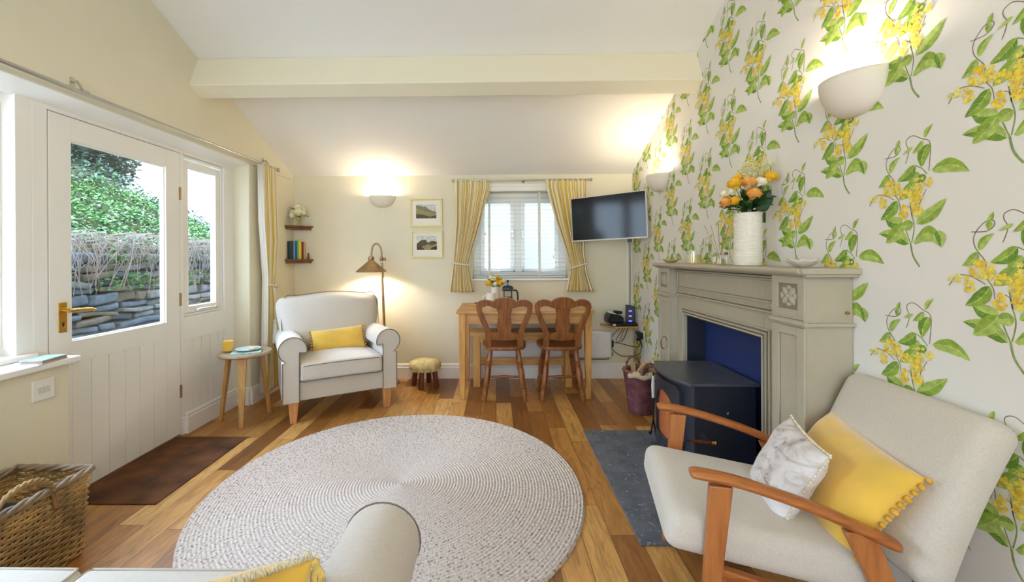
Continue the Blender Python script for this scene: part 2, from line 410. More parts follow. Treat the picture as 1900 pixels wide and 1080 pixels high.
# ---- right wall with printed paper: motifs are flat print lying on the paper
def wallpaper():
    m = MB(); pl = [(YN, 0), (D + .1, 0), (D + .1, zc(D + .1) + .03), (YR, zc(YR) + .03), (YN, zc(YN) + .03)]
    m.prism(pl, (XR, 0, 0), (0, 1, 0), (0, 0, 1), (.25, 0, 0), 0)
    rnd = random.Random(3)
    K = 1 / 2130.0
    Z = {'stem': .0004, 'back': .0007, 'leaf': .0010, 'vein': .0014, 'flo': .0017, 'flo2': .0021}
    motif = []; cnt = [0]                                  # (poly (x right, y up), depth, material)
    def P(x, y): return ((x - 480) * K, (1020 - y) * K)
    def leaf(b, t, w_, c1, c2, bend=0, dep='leaf', veins=True):
        b = Vector(P(*b)); t = Vector(P(*t)); d = t - b; L = d.length; n = Vector((-d.y, d.x)) / L; W = w_ * K * .5
        N = 9; mid = [b + d * (i / N) + n * bend * L * sin(pi * i / N) for i in range(N + 1)]
        wd = [W * (sin(pi * (i / N) ** .8)) ** .8 * (1 - .15 * (i / N)) if 0 < i < N else 0 for i in range(N + 1)]
        jag = [1 + rnd.uniform(-.06, .06) for _ in range(N + 1)]
        up = [mid[i] + n * wd[i] * jag[i] for i in range(N + 1)]; lo = [mid[i] - n * wd[i] / jag[i] for i in range(N + 1)]
        cnt[0] += 1; zz = Z[dep] + cnt[0] * .000011
        motif.append((mid + up[N - 1:0:-1], zz, c1)); motif.append((mid + lo[N - 1:0:-1], zz, c2))
        if veins:
            for i in range(N): 
                e = n * K * 1.6; motif.append(([mid[i] - e, mid[i + 1] - e, mid[i + 1] + e, mid[i] + e], zz + .00001, 4))
            for i in range(2, N - 1, 2):
                for s in (1, -1):
                    a = mid[i]; q = mid[i + 1] + n * s * wd[i + 1] * .75; dd = (q - a).normalized(); e = Vector((-dd.y, dd.x)) * K * 1.3
                    motif.append(([a - e, q, a + e], zz + .00001, 4))
    def stem(pts, wd, c, dep='stem'):
        q = spline([(*P(*p), 0) for p in pts], 5); q = [Vector((a.x, a.y)) for a in q]
        for i in range(len(q) - 1):
            d = (q[i + 1] - q[i]); 
            if d.length < 1e-7: continue
            n = Vector((-d.y, d.x)).normalized() * wd * K * .5
            motif.append(([q[i] - n, q[i + 1] - n, q[i + 1] + n, q[i] + n], Z[dep], c))
    stem([(484, 1022), (438, 945), (420, 855)], 13, 5); stem([(420, 855), (392, 775), (370, 700)], 8, 5); stem([(428, 850), (446, 740), (430, 650), (416, 560)], 8, 5)
    stem([(345, 610), (335, 540), (290, 460), (300, 390), (245, 300), (238, 225), (288, 150), (335, 135), (345, 165), (305, 200), (222, 200)], 5.5, 6)
    stem([(548, 355), (558, 170), (500, 122), (440, 84), (396, 100), (392, 135), (410, 178), (400, 230), (385, 272)], 5.5, 6)
    stem([(535, 375), (500, 330), (455, 300)], 7, 5); stem([(532, 480), (492, 560), (478, 620)], 5, 6); stem([(300, 525), (225, 480), (150, 476), (96, 545)], 5, 6, 'flo')
    stem([(395, 580), (420, 600), (430, 660)], 5, 6)
    leaf((568, 355), (798, 412), 100, 1, 2, .16); leaf((462, 718), (662, 560), 95, 2, 1, -.05)
    leaf((440, 850), (632, 888), 120, 1, 2, .42); leaf((600, 770), (628, 888), 70, 2, 3, .1)
    leaf((410, 858), (172, 770), 105, 3, 2, -.12, 'back'); leaf((440, 712), (345, 735), 85, 2, 1, 0, 'back')
    leaf((368, 705), (225, 655), 100, 3, 2, .1); leaf((362, 712), (232, 848), 112, 2, 1, .05)
    leaf((325, 535), (188, 668), 92, 1, 3, .1); leaf((458, 298), (322, 392), 80, 3, 1, .12); leaf((478, 350), (412, 440), 84, 2, 1, 0, 'back')
    leaf((548, 168), (500, 322), 84, 1, 3, -.1); leaf((520, 122), (577, 38), 36, 2, 1, .1); leaf((512, 138), (432, 214), 44, 2, 1, .1)
    leaf((440, 165), (364, 204), 26, 2, 2); leaf((266, 318), (346, 214), 50, 1, 2, .12); leaf((262, 328), (172, 416), 64, 2, 1, .12)
    leaf((318, 145), (342, 86), 30, 2, 1, 0, 'leaf', False); leaf((322, 138), (316, 196), 36, 2, 1, 0, 'leaf', False)
    leaf((450, 420), (338, 532), 96, 2, 1, .05, 'back'); leaf((530, 385), (455, 420), 60, 3, 3, 0, 'back')
    def flor(x, y, r, c, dep='flo'):
        a0 = rnd.uniform(0, 6.28); pts = []
        for i in range(10):
            a = a0 + i * pi / 5; rr = r * (1 if i % 2 == 0 else .45); q = P(x + rr * cos(a), y + rr * sin(a)); pts.append(Vector(q))
        cnt[0] += 1; motif.append((pts, Z[dep] + cnt[0] * .000002, c))
    for cx, cy, sx, sy, n, cs in ((285, 440, 68, 62, 46, (8, 7, 8)), (205, 530, 40, 42, 16, (8, 7)), (392, 490, 44, 36, 16, (8, 7)), (458, 530, 50, 58, 34, (8, 7, 8)), (375, 622, 36, 46, 22, (7, 8)), (466, 626, 40, 44, 22, (8, 7)), (505, 440, 70, 44, 24, (8, 9)), (135, 490, 45, 22, 9, (9,)), (275, 385, 26, 26, 6, (7, 9))):
        for i in range(n):
            a = rnd.uniform(0, 6.28); q = sqrt(rnd.random())
            flor(cx + sx * q * cos(a), cy + sy * q * sin(a), rnd.uniform(13, 20), cs[i % len(cs)], 'flo' if i % 2 else 'flo2')
    lim = D - .003
    for ci in range(-2, 13):
        y0 = 1.128 + .272 * ci
        for ri in range(-4, 5):
            z0 = 1.211 + .562 * ri + (.283 if ci % 2 == 0 else 0)
            if z0 < -.1 or z0 > zc(y0) - .02: continue
            for pts, dep, c in motif:
                q = [(y0 - p[0], z0 + p[1]) for p in pts]
                if max(a for a, b in q) > lim or max(b for a, b in q) > 3.4 or min(b for a, b in q) < .002: continue
                m.add([(XR - dep, a, b) for a, b in q], [tuple(range(len(q)))], c)
    pr = [M_['paper']] + [mat('print_' + n, c, .75, noise=.26, nscale=55) for n, c in (('mid_green', (146, 174, 62)), ('light_green', (174, 196, 98)), ('deep_green', (112, 150, 50)), ('vein', (198, 212, 136)), ('stem', (140, 160, 96)), ('tendril', (128, 118, 92)), ('orange_yellow', (244, 196, 50)), ('yellow', (250, 216, 84)), ('pale_yellow', (232, 220, 120)))]
    return struct(m.build('wall_right', pr, weld=False))
wallpaper()

# ---- skirting
def skirting(name, pts, h=.15, th=.022, side=1):
    m = MB(); prof = [(0, 0), (th, 0), (th, h - .035), (th - .006, h - .03), (th - .004, h - .015), (th - .014, h), (0, h)]
    for (x0, y0), (x1, y1) in zip(pts, pts[1:]):
        d = Vector((x1 - x0, y1 - y0, 0)); L = d.length; d.normalize(); n = Vector((d.y, -d.x, 0)) * side
        m.prism(prof, (x0 - d.x * 0, y0, 0), n, (0, 0, 1), d * (L))
    return struct(m.build(name, M_['white'], weld=False))
skirting('baseboard_back', [(XL, D), (XR, D)])
skirting('baseboard_right', [(XR, D - .02), (XR, 3.13)])
skirting('baseboard_left', [(XD + .012, 2.935), (XD + .012, 3.515), (XL, 3.515), (XL, D)], side=1)
skirting('baseboard_left_near', [(XL, .4), (XL, 2.03), (XL - .11, 2.03)])

# ---- left glazed screen: posts, door, side light, big window
FX0, FX1 = XD - .075, XD
m = MB()
m.b(FX0, FX1, 1.972, 2.040, 0, 1.998); m.b(FX0, FX1, 2.913, 2.945, .12, 1.998); m.b(FX0, FX1, 3.385, 3.515, .12, 1.998); m.b(FX0, FX1, .4, 1.972, 2.03, 2.06)
m.b(FX0, FX1, 1.972, 3.515, 1.998, 2.06); m.b(FX0, FX0 + .02, 2.04, 2.06, 0, 2.0); m.b(FX0, FX0 + .02, 2.89, 2.913, 0, 2.0); m.b(FX0, FX0 + .02, 2.04, 2.913, 1.975, 2.0)
m.prism([(FX1 - .02, 2.015), (XL - .004, 2.053), (XL - .004, 2.058), (FX1 - .02, 2.058)], (0, .4, 0), (1, 0, 0), (0, 0, 1), (0, 3.115, 0))
struct(m.build('trim_2', M_['white'], weld=False, bevel=.002))
MB().b(FX0 + .021, FX0 + .026, 2.041, 2.912, .0, 1.9975).build('door_gap_shade', M_['darkgap'], bpy.data.objects['trim_2'], weld=False) if 0 else None
m = MB(); m.b(FX0 + .0205, FX0 + .028, 2.0405, 2.056, .0, 1.9975); m.b(FX0 + .0205, FX0 + .028, 2.897, 2.9125, .0, 1.9975); m.b(FX0 + .0205, FX0 + .028, 2.056, 2.897, 1.98, 1.9975); m.build('door_gap_shade', M_['darkgap'], bpy.data.objects['trim_2'], weld=False)  # dark strips standing in for the shade in the gap round the door
# boarded apron under the side light
m = MB(); y = 2.945
ys = [2.945, 3.03, 3.125, 3.22, 3.315, 3.385]
m.b(FX0, XD - .012, 2.945, 3.385, .60, .83); 
for a, b in zip(ys, ys[1:]): m.b(FX0, XD - .004, a + .0025, b - .0025, 0, .66)
m.b(FX0, XD - .018, 2.945, 3.385, 0, .66); m.b(FX0, XD, 2.945, 3.385, .66, .828)
m.b(FX0, XD + .012, 2.913, 3.515, 0, .12)
struct(m.build('trim_3', M_['white'], weld=False, bevel=.002))

def win_frame(m, Y0, Y1, Z0, Z1, x0, x1, t):
    m.b(x0, x1, Y0, Y0 + t, Z0, Z1); m.b(x0, x1, Y1 - t, Y1, Z0, Z1); m.b(x0, x1, Y0 + t, Y1 - t, Z0, Z0 + t); m.b(x0, x1, Y0 + t, Y1 - t, Z1 - t, Z1)
# side light (opening casement)
m = MB(); win_frame(m, 2.948, 3.382, .832, 1.995, FX0, XD - .012, .016)
w1 = struct(m.build('window_1', M_['white'], weld=False, bevel=.002))
m = MB(); win_frame(m, 2.966, 3.362, .85, 1.965, FX0 + .01, XD - .018, .05)
o = m.build('sash', M_['white'], w1, weld=False, bevel=.004)
MB().b(FX0 + .03, FX0 + .036, 3.0, 3.33, .89, 1.93).build('window_pane', M_['glass'], w1)
m = MB(); m.tube([(XD - .016, 3.08, .862), (XD + .008, 3.1, .872), (XD + .01, 3.26, .868)], .006, 6); m.ell((XD + .01, 3.27, .868), .01)
m.build('casement_stay', M_['chrome'], w1, smooth=40)
# large window on the near side
WX0, WX1 = XD - .14, XD - .075
m = MB(); win_frame(m, .4, 1.972, .79, 2.03, WX0, WX1, .05); m.b(WX0, WX1, 1.10, 1.17, .79, 2.03)
m.b(WX0 + .01, WX1 + .0745, 1.90, 1.972, .79, 2.03)
w2 = struct(m.build('window_2', M_['white'], weld=False, bevel=.003))
m = MB(); win_frame(m, 1.17, 1.90, .84, 1.98, WX0 + .01, WX1 + .01, .045); win_frame(m, .45, 1.10, .84, 1.98, WX0 + .01, WX1 + .01, .045)
m.build('sash', M_['white'], w2, weld=False, bevel=.003)
MB().b(WX0 + .03, WX0 + .036, .47, 1.88, .86, 1.96).build('window_pane', M_['glass'], w2)
m = MB(); m.b(WX1 - .02, XL + .045, .4, 2.03, .745, .775); m.b(WX1 - .04, XD + .03, .4, 1.972, .775, .80)
struct(m.build('trim_4', M_['white'], weld=False, bevel=.007, seg=3))

# door
dr = thing('door_1', 'x', 'x'); del dr['label']; del dr['category']; dr['kind'] = 'structure'
Y0, Y1, GX = 2.046, 2.907, XD - .045
m = MB()
m.b(GX, XD, Y0, 2.156, .012, 1.994); m.b(GX, XD, 2.785, Y1, .012, 1.994); m.b(GX, XD, 2.156, 2.785, 1.875, 1.994); m.b(GX, XD, 2.156, 2.785, .70, .817)
m.b(GX, XD - .006, 2.156, 2.785, .012, .72)
ys = [2.156 + (2.785 - 2.156) / 6 * i for i in range(7)]
for a, b in zip(ys, ys[1:]): m.b(XD - .02, XD - .0005, a + .0018, b - .0018, .012, .70)
m.build('door_leaf', M_['white'], dr, weld=False, bevel=.0015)
m = MB(); win_frame(m, 2.148, 2.793, .809, 1.883, XD - .03, XD - .010, .016); m.build('glazing_bead', M_['white'], dr, weld=False, bevel=.004)
MB().b(XD - .026, XD - .020, 2.156, 2.785, .817, 1.875).build('door_pane', M_['glass'], dr)
m = MB(); m.b(XD, XD + .006, 2.086, 2.128, .872, 1.026)
hd = m.build('door_handle', M_['brass'], dr, bevel=.003)
m = MB(); m.turn((XD + .006, 2.107, .985), (XD + .045, 2.107, .985), [(.011, 0), (.009, .5), (.011, 1)]); m.tube(spline([(XD + .045, 2.102, .985), (XD + .047, 2.16, .984), (XD + .045, 2.215, .98), (XD + .043, 2.238, .972)]), .0085, 8)
m.build('lever', M_['brass'], hd, smooth=50)
m = MB(); m.lathe([(.0045, 0), (.0045, .002)], (XD + .006, 2.107, .918), 12, 0, Matrix.Rotation(pi / 2, 4, 'Y')); m.b(XD + .0062, XD + .008, 2.105, 2.109, .902, .918)
m.build('keyhole', M_['black'], hd)
for z in (1.71, .96, .31):
    m = MB(); m.b(XD - .002, XD + .003, 2.900, 2.920, z - .045, z + .045); m.tube([(XD + .004, 2.911, z - .045), (XD + .004, 2.911, z + .045)], .004, 8)
    m.build('hinge', M_['antique'], dr)

# ---- back window
wx0, wx1, wz0, wz1 = -.235, .745, 1.03, 1.925; Yw = D + .13
m = MB()
m.b(wx0, wx0 + .075, Yw, Yw + .07, wz0, wz1); m.b(wx1 - .075, wx1, Yw, Yw + .07, wz0, wz1); m.b(wx0 + .075, wx1 - .075, Yw, Yw + .07, wz1 - .06, wz1); m.b(wx0 + .075, wx1 - .075, Yw, Yw + .07, wz0, wz0 + .05)
cx = .235; m.b(cx - .03, cx + .03, Yw, Yw + .07, wz0 + .05, wz1 - .06)
w3 = struct(m.build('window_3', M_['white'], weld=False, bevel=.003))
for a, b in ((wx0 + .075, cx - .03), (cx + .03, wx1 - .075)):
    m = MB(); t = .048
    m.b(a, a + t, Yw - .015, Yw + .04, wz0 + .05, wz1 - .06); m.b(b - t, b, Yw - .015, Yw + .04, wz0 + .05, wz1 - .06); m.b(a + t, b - t, Yw - .015, Yw + .04, wz0 + .05, wz0 + .1); m.b(a + t, b - t, Yw - .015, Yw + .04, wz1 - .11, wz1 - .06)
    sh = m.build('sash', M_['white'], w3, weld=False, bevel=.003)
    hx = b - .02 if a < 0 else a + .02
    m = MB(); m.b(hx - .008, hx + .008, Yw - .022, Yw - .015, 1.47, 1.53); m.tube([(hx, Yw - .03, 1.515), (hx, Yw - .034, 1.44)], .006, 6)
    m.build('handle', M_['chrome'], sh)
    m = MB(); sx = (a + b) / 2 + (.1 if a < 0 else -.1); m.tube([(sx - .07, Yw - .025, wz0 + .075), (sx + .07, Yw - .025, wz0 + .075)], .006, 6); m.ell((sx + (.075 if a < 0 else -.075), Yw - .025, wz0 + .075), .012)
    m.build('casement_stay', M_['black'], sh)
MB().b(wx0 + .08, wx1 - .08, Yw + .02, Yw + .026, wz0 + .06, wz1 - .07).build('window_pane', M_['glass'], w3)
m = MB(); m.b(wx0 - .02, wx1 + .02, D - .035, Yw + .01, wz0 - .025, wz0); struct(m.build('trim_5', M_['white'], bevel=.006))

# ================================================================== outside
def outside():
    rnd = random.Random(11)
    gm = mat('garden_earth', (66, 70, 44), .95, noise=.4, nscale=6)
    # bank: a path strip, the wall foot, then rising ground
    m = MB()
    def bank(u, v):
        y = 0.5 + 12 * v; x = -2.45 - 9 * u
        if x > -3.99: z = .30 + .03 * (-2.45 - x)
        else:
            z = 1.30 + (-3.99 - max(x, -6.6)) * .62 + max(0, -6.6 - x) * .12
            z -= max(0, y - 5.6) * .26 * min(1, max(0, (-3.9 - x)) / 1.5)
            z += .07 * sin(3 * y + x) + .05 * sin(7 * y - 3 * x)
        return Vector((x, y, z))
    m.grid(bank, 110, 60); m.b(-11.5, -2.45, .5, 12.5, -.1, .3)
    g = struct(m.build('ground_bank', gm, weld=False))
    # dry-stone wall
    m = MB(); z = .30
    while z < 1.30:
        h = rnd.uniform(.05, .11); y = 1.5 + rnd.uniform(0, .2)
        while y < 9:
            L = rnd.uniform(.12, .42); hh = h * rnd.uniform(.8, 1.0); dx = rnd.uniform(-.04, .04)
            q = Matrix.Rotation(rnd.uniform(-.08, .08), 4, 'X') @ Matrix.Rotation(rnd.uniform(-.12, .12), 4, 'Z')
            sd = [rnd.uniform(-1, 1) for _ in range(6)]
            def wob(v, sd=sd): return v + Vector((.012 * sin(17 * v.y + sd[0] * 3), .01 * sin(30 * v.z + sd[1] * 3), .008 * sin(14 * v.y + 3 * sd[2])))
            m.soft((-3.86 + dx, y + L / 2, z + hh / 2), (.26, L * .97, hh * .96), min(.022, hh * .3), 0, rnd.choice((0, 0, 1, 2)), 2, 2, q, wob)
            y += L + .006
        z += h
    st = [mat('slate_' + n, c, .75, noise=.3, nscale=14, bump=.8, bscale=35) for n, c in (('blue', (74, 84, 96)), ('grey', (98, 100, 100)), ('brown', (88, 78, 66)))]
    tag(m.build('stone_wall', st, smooth=50, weld=False), 'dry stone slate wall outside the garden door', 'wall')
    # leafy ground cover: small folded leaves
    lm = [mat('foliage_' + n, c, .6, noise=.25, nscale=9) for n, c in (('bright', (84, 134, 66)), ('fresh', (112, 156, 92)), ('dark', (40, 72, 48)), ('grey', (88, 104, 98)))]
    def leaves(name, n, place, label, cat, size, cols):
        m = MB()
        for _ in range(n):
            p = Vector(place()); a = rnd.uniform(0, 6.28); s = size * rnd.uniform(.6, 1.4); t = rnd.uniform(-.3, .9)
            d = Vector((cos(a) * cos(t), sin(a) * cos(t), sin(t))); w_ = d.cross(Vector((rnd.uniform(-.4, .4), rnd.uniform(-.4, .4), 1))).normalized()
            m.add([p, p + d * s * .5 + w_ * s * .3, p + d * s, p + d * s * .5 - w_ * s * .3 + Vector((0, 0, s * .1))], [(0, 1, 2), (0, 2, 3)], rnd.choice(cols))
        return tag(m.build(name, lm, weld=False), label, cat, kind='stuff')
    def onb():
        u = .172 + .2 * rnd.random() ** 1.3; v = rnd.uniform(.1, .75); p = bank(u, v); p.z += abs(rnd.gauss(0, .07)); return p
    leaves('ground_cover', 30000, onb, 'bright green leafy plants growing over the bank above the stone wall', 'plants', .045, (0, 1, 0, 1, 1, 2))
    def onh():
        u = rnd.uniform(.34, .9); v = rnd.uniform(.1, .85); p = bank(u, v); p.z += abs(rnd.gauss(0, .12)); return p
    leaves('hillside_scrub', 30000, onh, 'grey green scrub on the hillside behind the bright leafy plants', 'plants', .055, (3, 3, 2, 3, 0))
    def onw():
        y = rnd.choice((4.05, 4.3, 4.9, 5.3, 6.2, 3.3)) + rnd.gauss(0, .13); return (-3.70 + rnd.uniform(-.02, .02), y, rnd.choice((.97, 1.05, 1.25)) + rnd.gauss(0, .03))
    leaves('wall_ferns', 1400, onw, 'small green plants rooted in the joints of the stone wall', 'plants', .04, (0, 1, 0))
    # dead bramble stems hanging over the wall top
    m = MB()
    for _ in range(520):
        y = rnd.uniform(2.4, 7.5); x = -3.85 + rnd.uniform(-.1, .12); z = 1.42 + rnd.uniform(-.08, .08); dy = rnd.gauss(0, .28); L = rnd.uniform(.12, .5)
        m.tube([(x, y, z), (x + .16, y + dy * .4, z + .02), (x + .22, y + dy * .8, z - L * .5), (x + .2, y + dy, z - L)], .0035, 3)
    tag(m.build('dead_bramble', mat('dry_stems', (122, 106, 100), .8, noise=.2), weld=False), 'tangle of dry brown stems hanging over the top of the stone wall', 'brambles', kind='stuff')
    # trees up the hill
    bark = mat('bark', (70, 60, 50), .9)
    for i, (x, y, h, lab) in enumerate(((-7.6, 6.6, 1.5, 'dark bushy tree at the top left of the door glass'), (-8.6, 8.2, 1.2, 'smaller dark tree on the hill behind the bushy tree'))):
        z0 = -.2 + bank((-2.45 - x) / 9, (y - .5) / 12).z
        t = thing('hillside_tree', lab, 'tree', (x, y, z0))
        MB().tube([(0, 0, -.1), (.05, .03, h * .5), (0, 0, h)], [.09, .07, .03], 8).build('trunk', bark, t)
        m = MB()
        for _ in range(9000):
            a = rnd.uniform(0, 6.28); b = rnd.uniform(-1, 1); r = 1.0 * rnd.random() ** .4
            p = Vector((r * cos(a) * sqrt(1 - b * b), 1.25 * r * sin(a) * sqrt(1 - b * b), h * .8 + .75 * r * b)); a = rnd.uniform(0, 6.28); s = .08
            d = Vector((cos(a), sin(a), rnd.uniform(-.5, .5))); w_ = Vector((-sin(a), cos(a), rnd.uniform(-.5, .5)))
            m.add([p, p + d * s + w_ * s * .4, p + d * s * 2, p + d * s - w_ * s * .4], [(0, 1, 2, 3)], rnd.choice((2, 2, 3)))
        m.build('crown', lm, t, weld=False)
    # pale rendered wall across the yard behind the back window
    m = MB(); m.b(-2.5, 3.5, 6.4, 6.6, -.1, 2.2)
    tag(m.build('yard_wall', mat('pale_render', (140, 152, 150), .8)), 'pale rendered wall seen through the blind of the back window', 'wall')
    struct(MB().b(-2.4, 4, D + .27, 6.4, -.12, -.02).build('ground_yard', gm))
outside()
# ================================================================== rug, mat, hearth
def rug():
    mt = mat('braided_jute', (206, 198, 186), .95, noise=.22, nscale=95, bump=.3, bscale=260)
    nt = mt.node_tree; p = nt.nodes['Principled BSDF']; L = nt.links.new
    # flecks: light braid with darker strands, laid out around the spiral
    tc = nt.nodes['Texture Coordinate']; sp = nt.nodes.new('ShaderNodeSeparateXYZ'); L(tc.outputs['Object'], sp.inputs[0])
    at = nt.nodes.new('ShaderNodeMath'); at.operation = 'ARCTAN2'; L(sp.outputs[1], at.inputs[0]); L(sp.outputs[0], at.inputs[1])
    ln = nt.nodes.new('ShaderNodeVectorMath'); ln.operation = 'LENGTH'; L(tc.outputs['Object'], ln.inputs[0])
    cb = nt.nodes.new('ShaderNodeCombineXYZ')
    k1 = nt.nodes.new('ShaderNodeMath'); k1.operation = 'MULTIPLY'; k1.inputs[1].default_value = 75; L(ln.outputs['Value'], k1.inputs[0])
    k2 = nt.nodes.new('ShaderNodeMath'); k2.operation = 'MULTIPLY'; k2.inputs[1].default_value = 46; L(at.outputs[0], k2.inputs[0])
    L(k1.outputs[0], cb.inputs[0]); L(k2.outputs[0], cb.inputs[1])
    n = nt.nodes.new('ShaderNodeTexNoise'); n.inputs['Scale'].default_value = 1.3; n.inputs['Detail'].default_value = 3; L(cb.outputs[0], n.inputs['Vector'])
    r = nt.nodes.new('ShaderNodeValToRGB'); e = r.color_ramp.elements; e[0].position = .34; e[0].color = srgb(136, 120, 104); e[1].position = .62; e[1].color = srgb(208, 194, 182)
    q = e.new(.44); q.color = srgb(188, 171, 156)
    L(n.outputs[0], r.inputs[0]); L(r.outputs[0], p.inputs['Base Color'])
    m = MB(); R = .992; NR = 60; NA = 420; pitch = R / NR; prof = []
    for i in range(NR * 4 + 1):
        prof.append(i * pitch / 4)
    vs = []; fs = []
    for j in range(NA):
        a = 2 * pi * j / NA
        for i, r0 in enumerate(prof):
            ph = (r0 / pitch) % 1
            z = .007 + .0052 * abs(sin(pi * ph))
            if i >= len(prof) - 2: z = .006 if i == len(prof) - 2 else 0
            vs.append((r0 * cos(a), r0 * sin(a), z))
    n_ = len(prof)
    for j in range(NA):
        k = (j + 1) % NA
        for i in range(n_ - 1): fs.append((j * n_ + i, j * n_ + i + 1, k * n_ + i + 1, k * n_ + i))
    m.add(vs, fs); o = m.build('round_rug', mt, smooth=180)
    o.location = (-.533, 2.276, .0006)
    tag(o, 'large round pale braided rug in the middle of the oak floor', 'rug')
rug()
o = MB().b(-2.228, -1.73, 2.083, 2.86, 0.0005, .006).build('doormat', M_['coir'], bevel=.002)
tag(o, 'dark brown coir mat set into the floor inside the garden door', 'doormat')
tag(MB().b(-2.215, -1.715, 2.86, 2.872, .0005, .008).build('mat_edging', M_['shelf']), 'thin brown strip along the far edge of the doormat', 'edging strip')
slate = mat('hearth_slate', (88, 92, 98), .55, noise=.35, nscale=9, bump=.5, bscale=45)
nt = slate.node_tree; sn = nt.nodes.new('ShaderNodeTexNoise'); sn.inputs['Scale'].default_value = 55; sn.inputs['Detail'].default_value = 4
nt.links.new(nt.nodes['Texture Coordinate'].outputs['Object'], sn.inputs[0]); sr = nt.nodes.new('ShaderNodeMapRange'); sr.inputs[1].default_value = .60; sr.inputs[2].default_value = .72
nt.links.new(sn.outputs[0], sr.inputs[0]); sx = nt.nodes.new('ShaderNodeMix'); sx.data_type = 'RGBA'; sx.inputs['B'].default_value = srgb(150, 152, 152)
pb = nt.nodes['Principled BSDF']; old = pb.inputs['Base Color'].links[0].from_socket; nt.links.new(old, sx.inputs['A']); nt.links.new(sr.outputs[0], sx.inputs[0]); nt.links.new(sx.outputs['Result'], pb.inputs['Base Color'])
h = thing('hearth', 'grey slate slab hearth on the floor in front of the fireplace', 'hearth', (.62, 1.80, 0))
MB().b(0, .385, 0, .585, .0005, .012).build('slate_slab', slate, h, bevel=.002)
MB().b(0, .385, .589, 1.175, .0005, .012).build('slate_slab', slate, h, bevel=.002)
MB().b(.389, .765, 0, 1.175, .0005, .013).build('slate_slab', slate, h, bevel=.002)

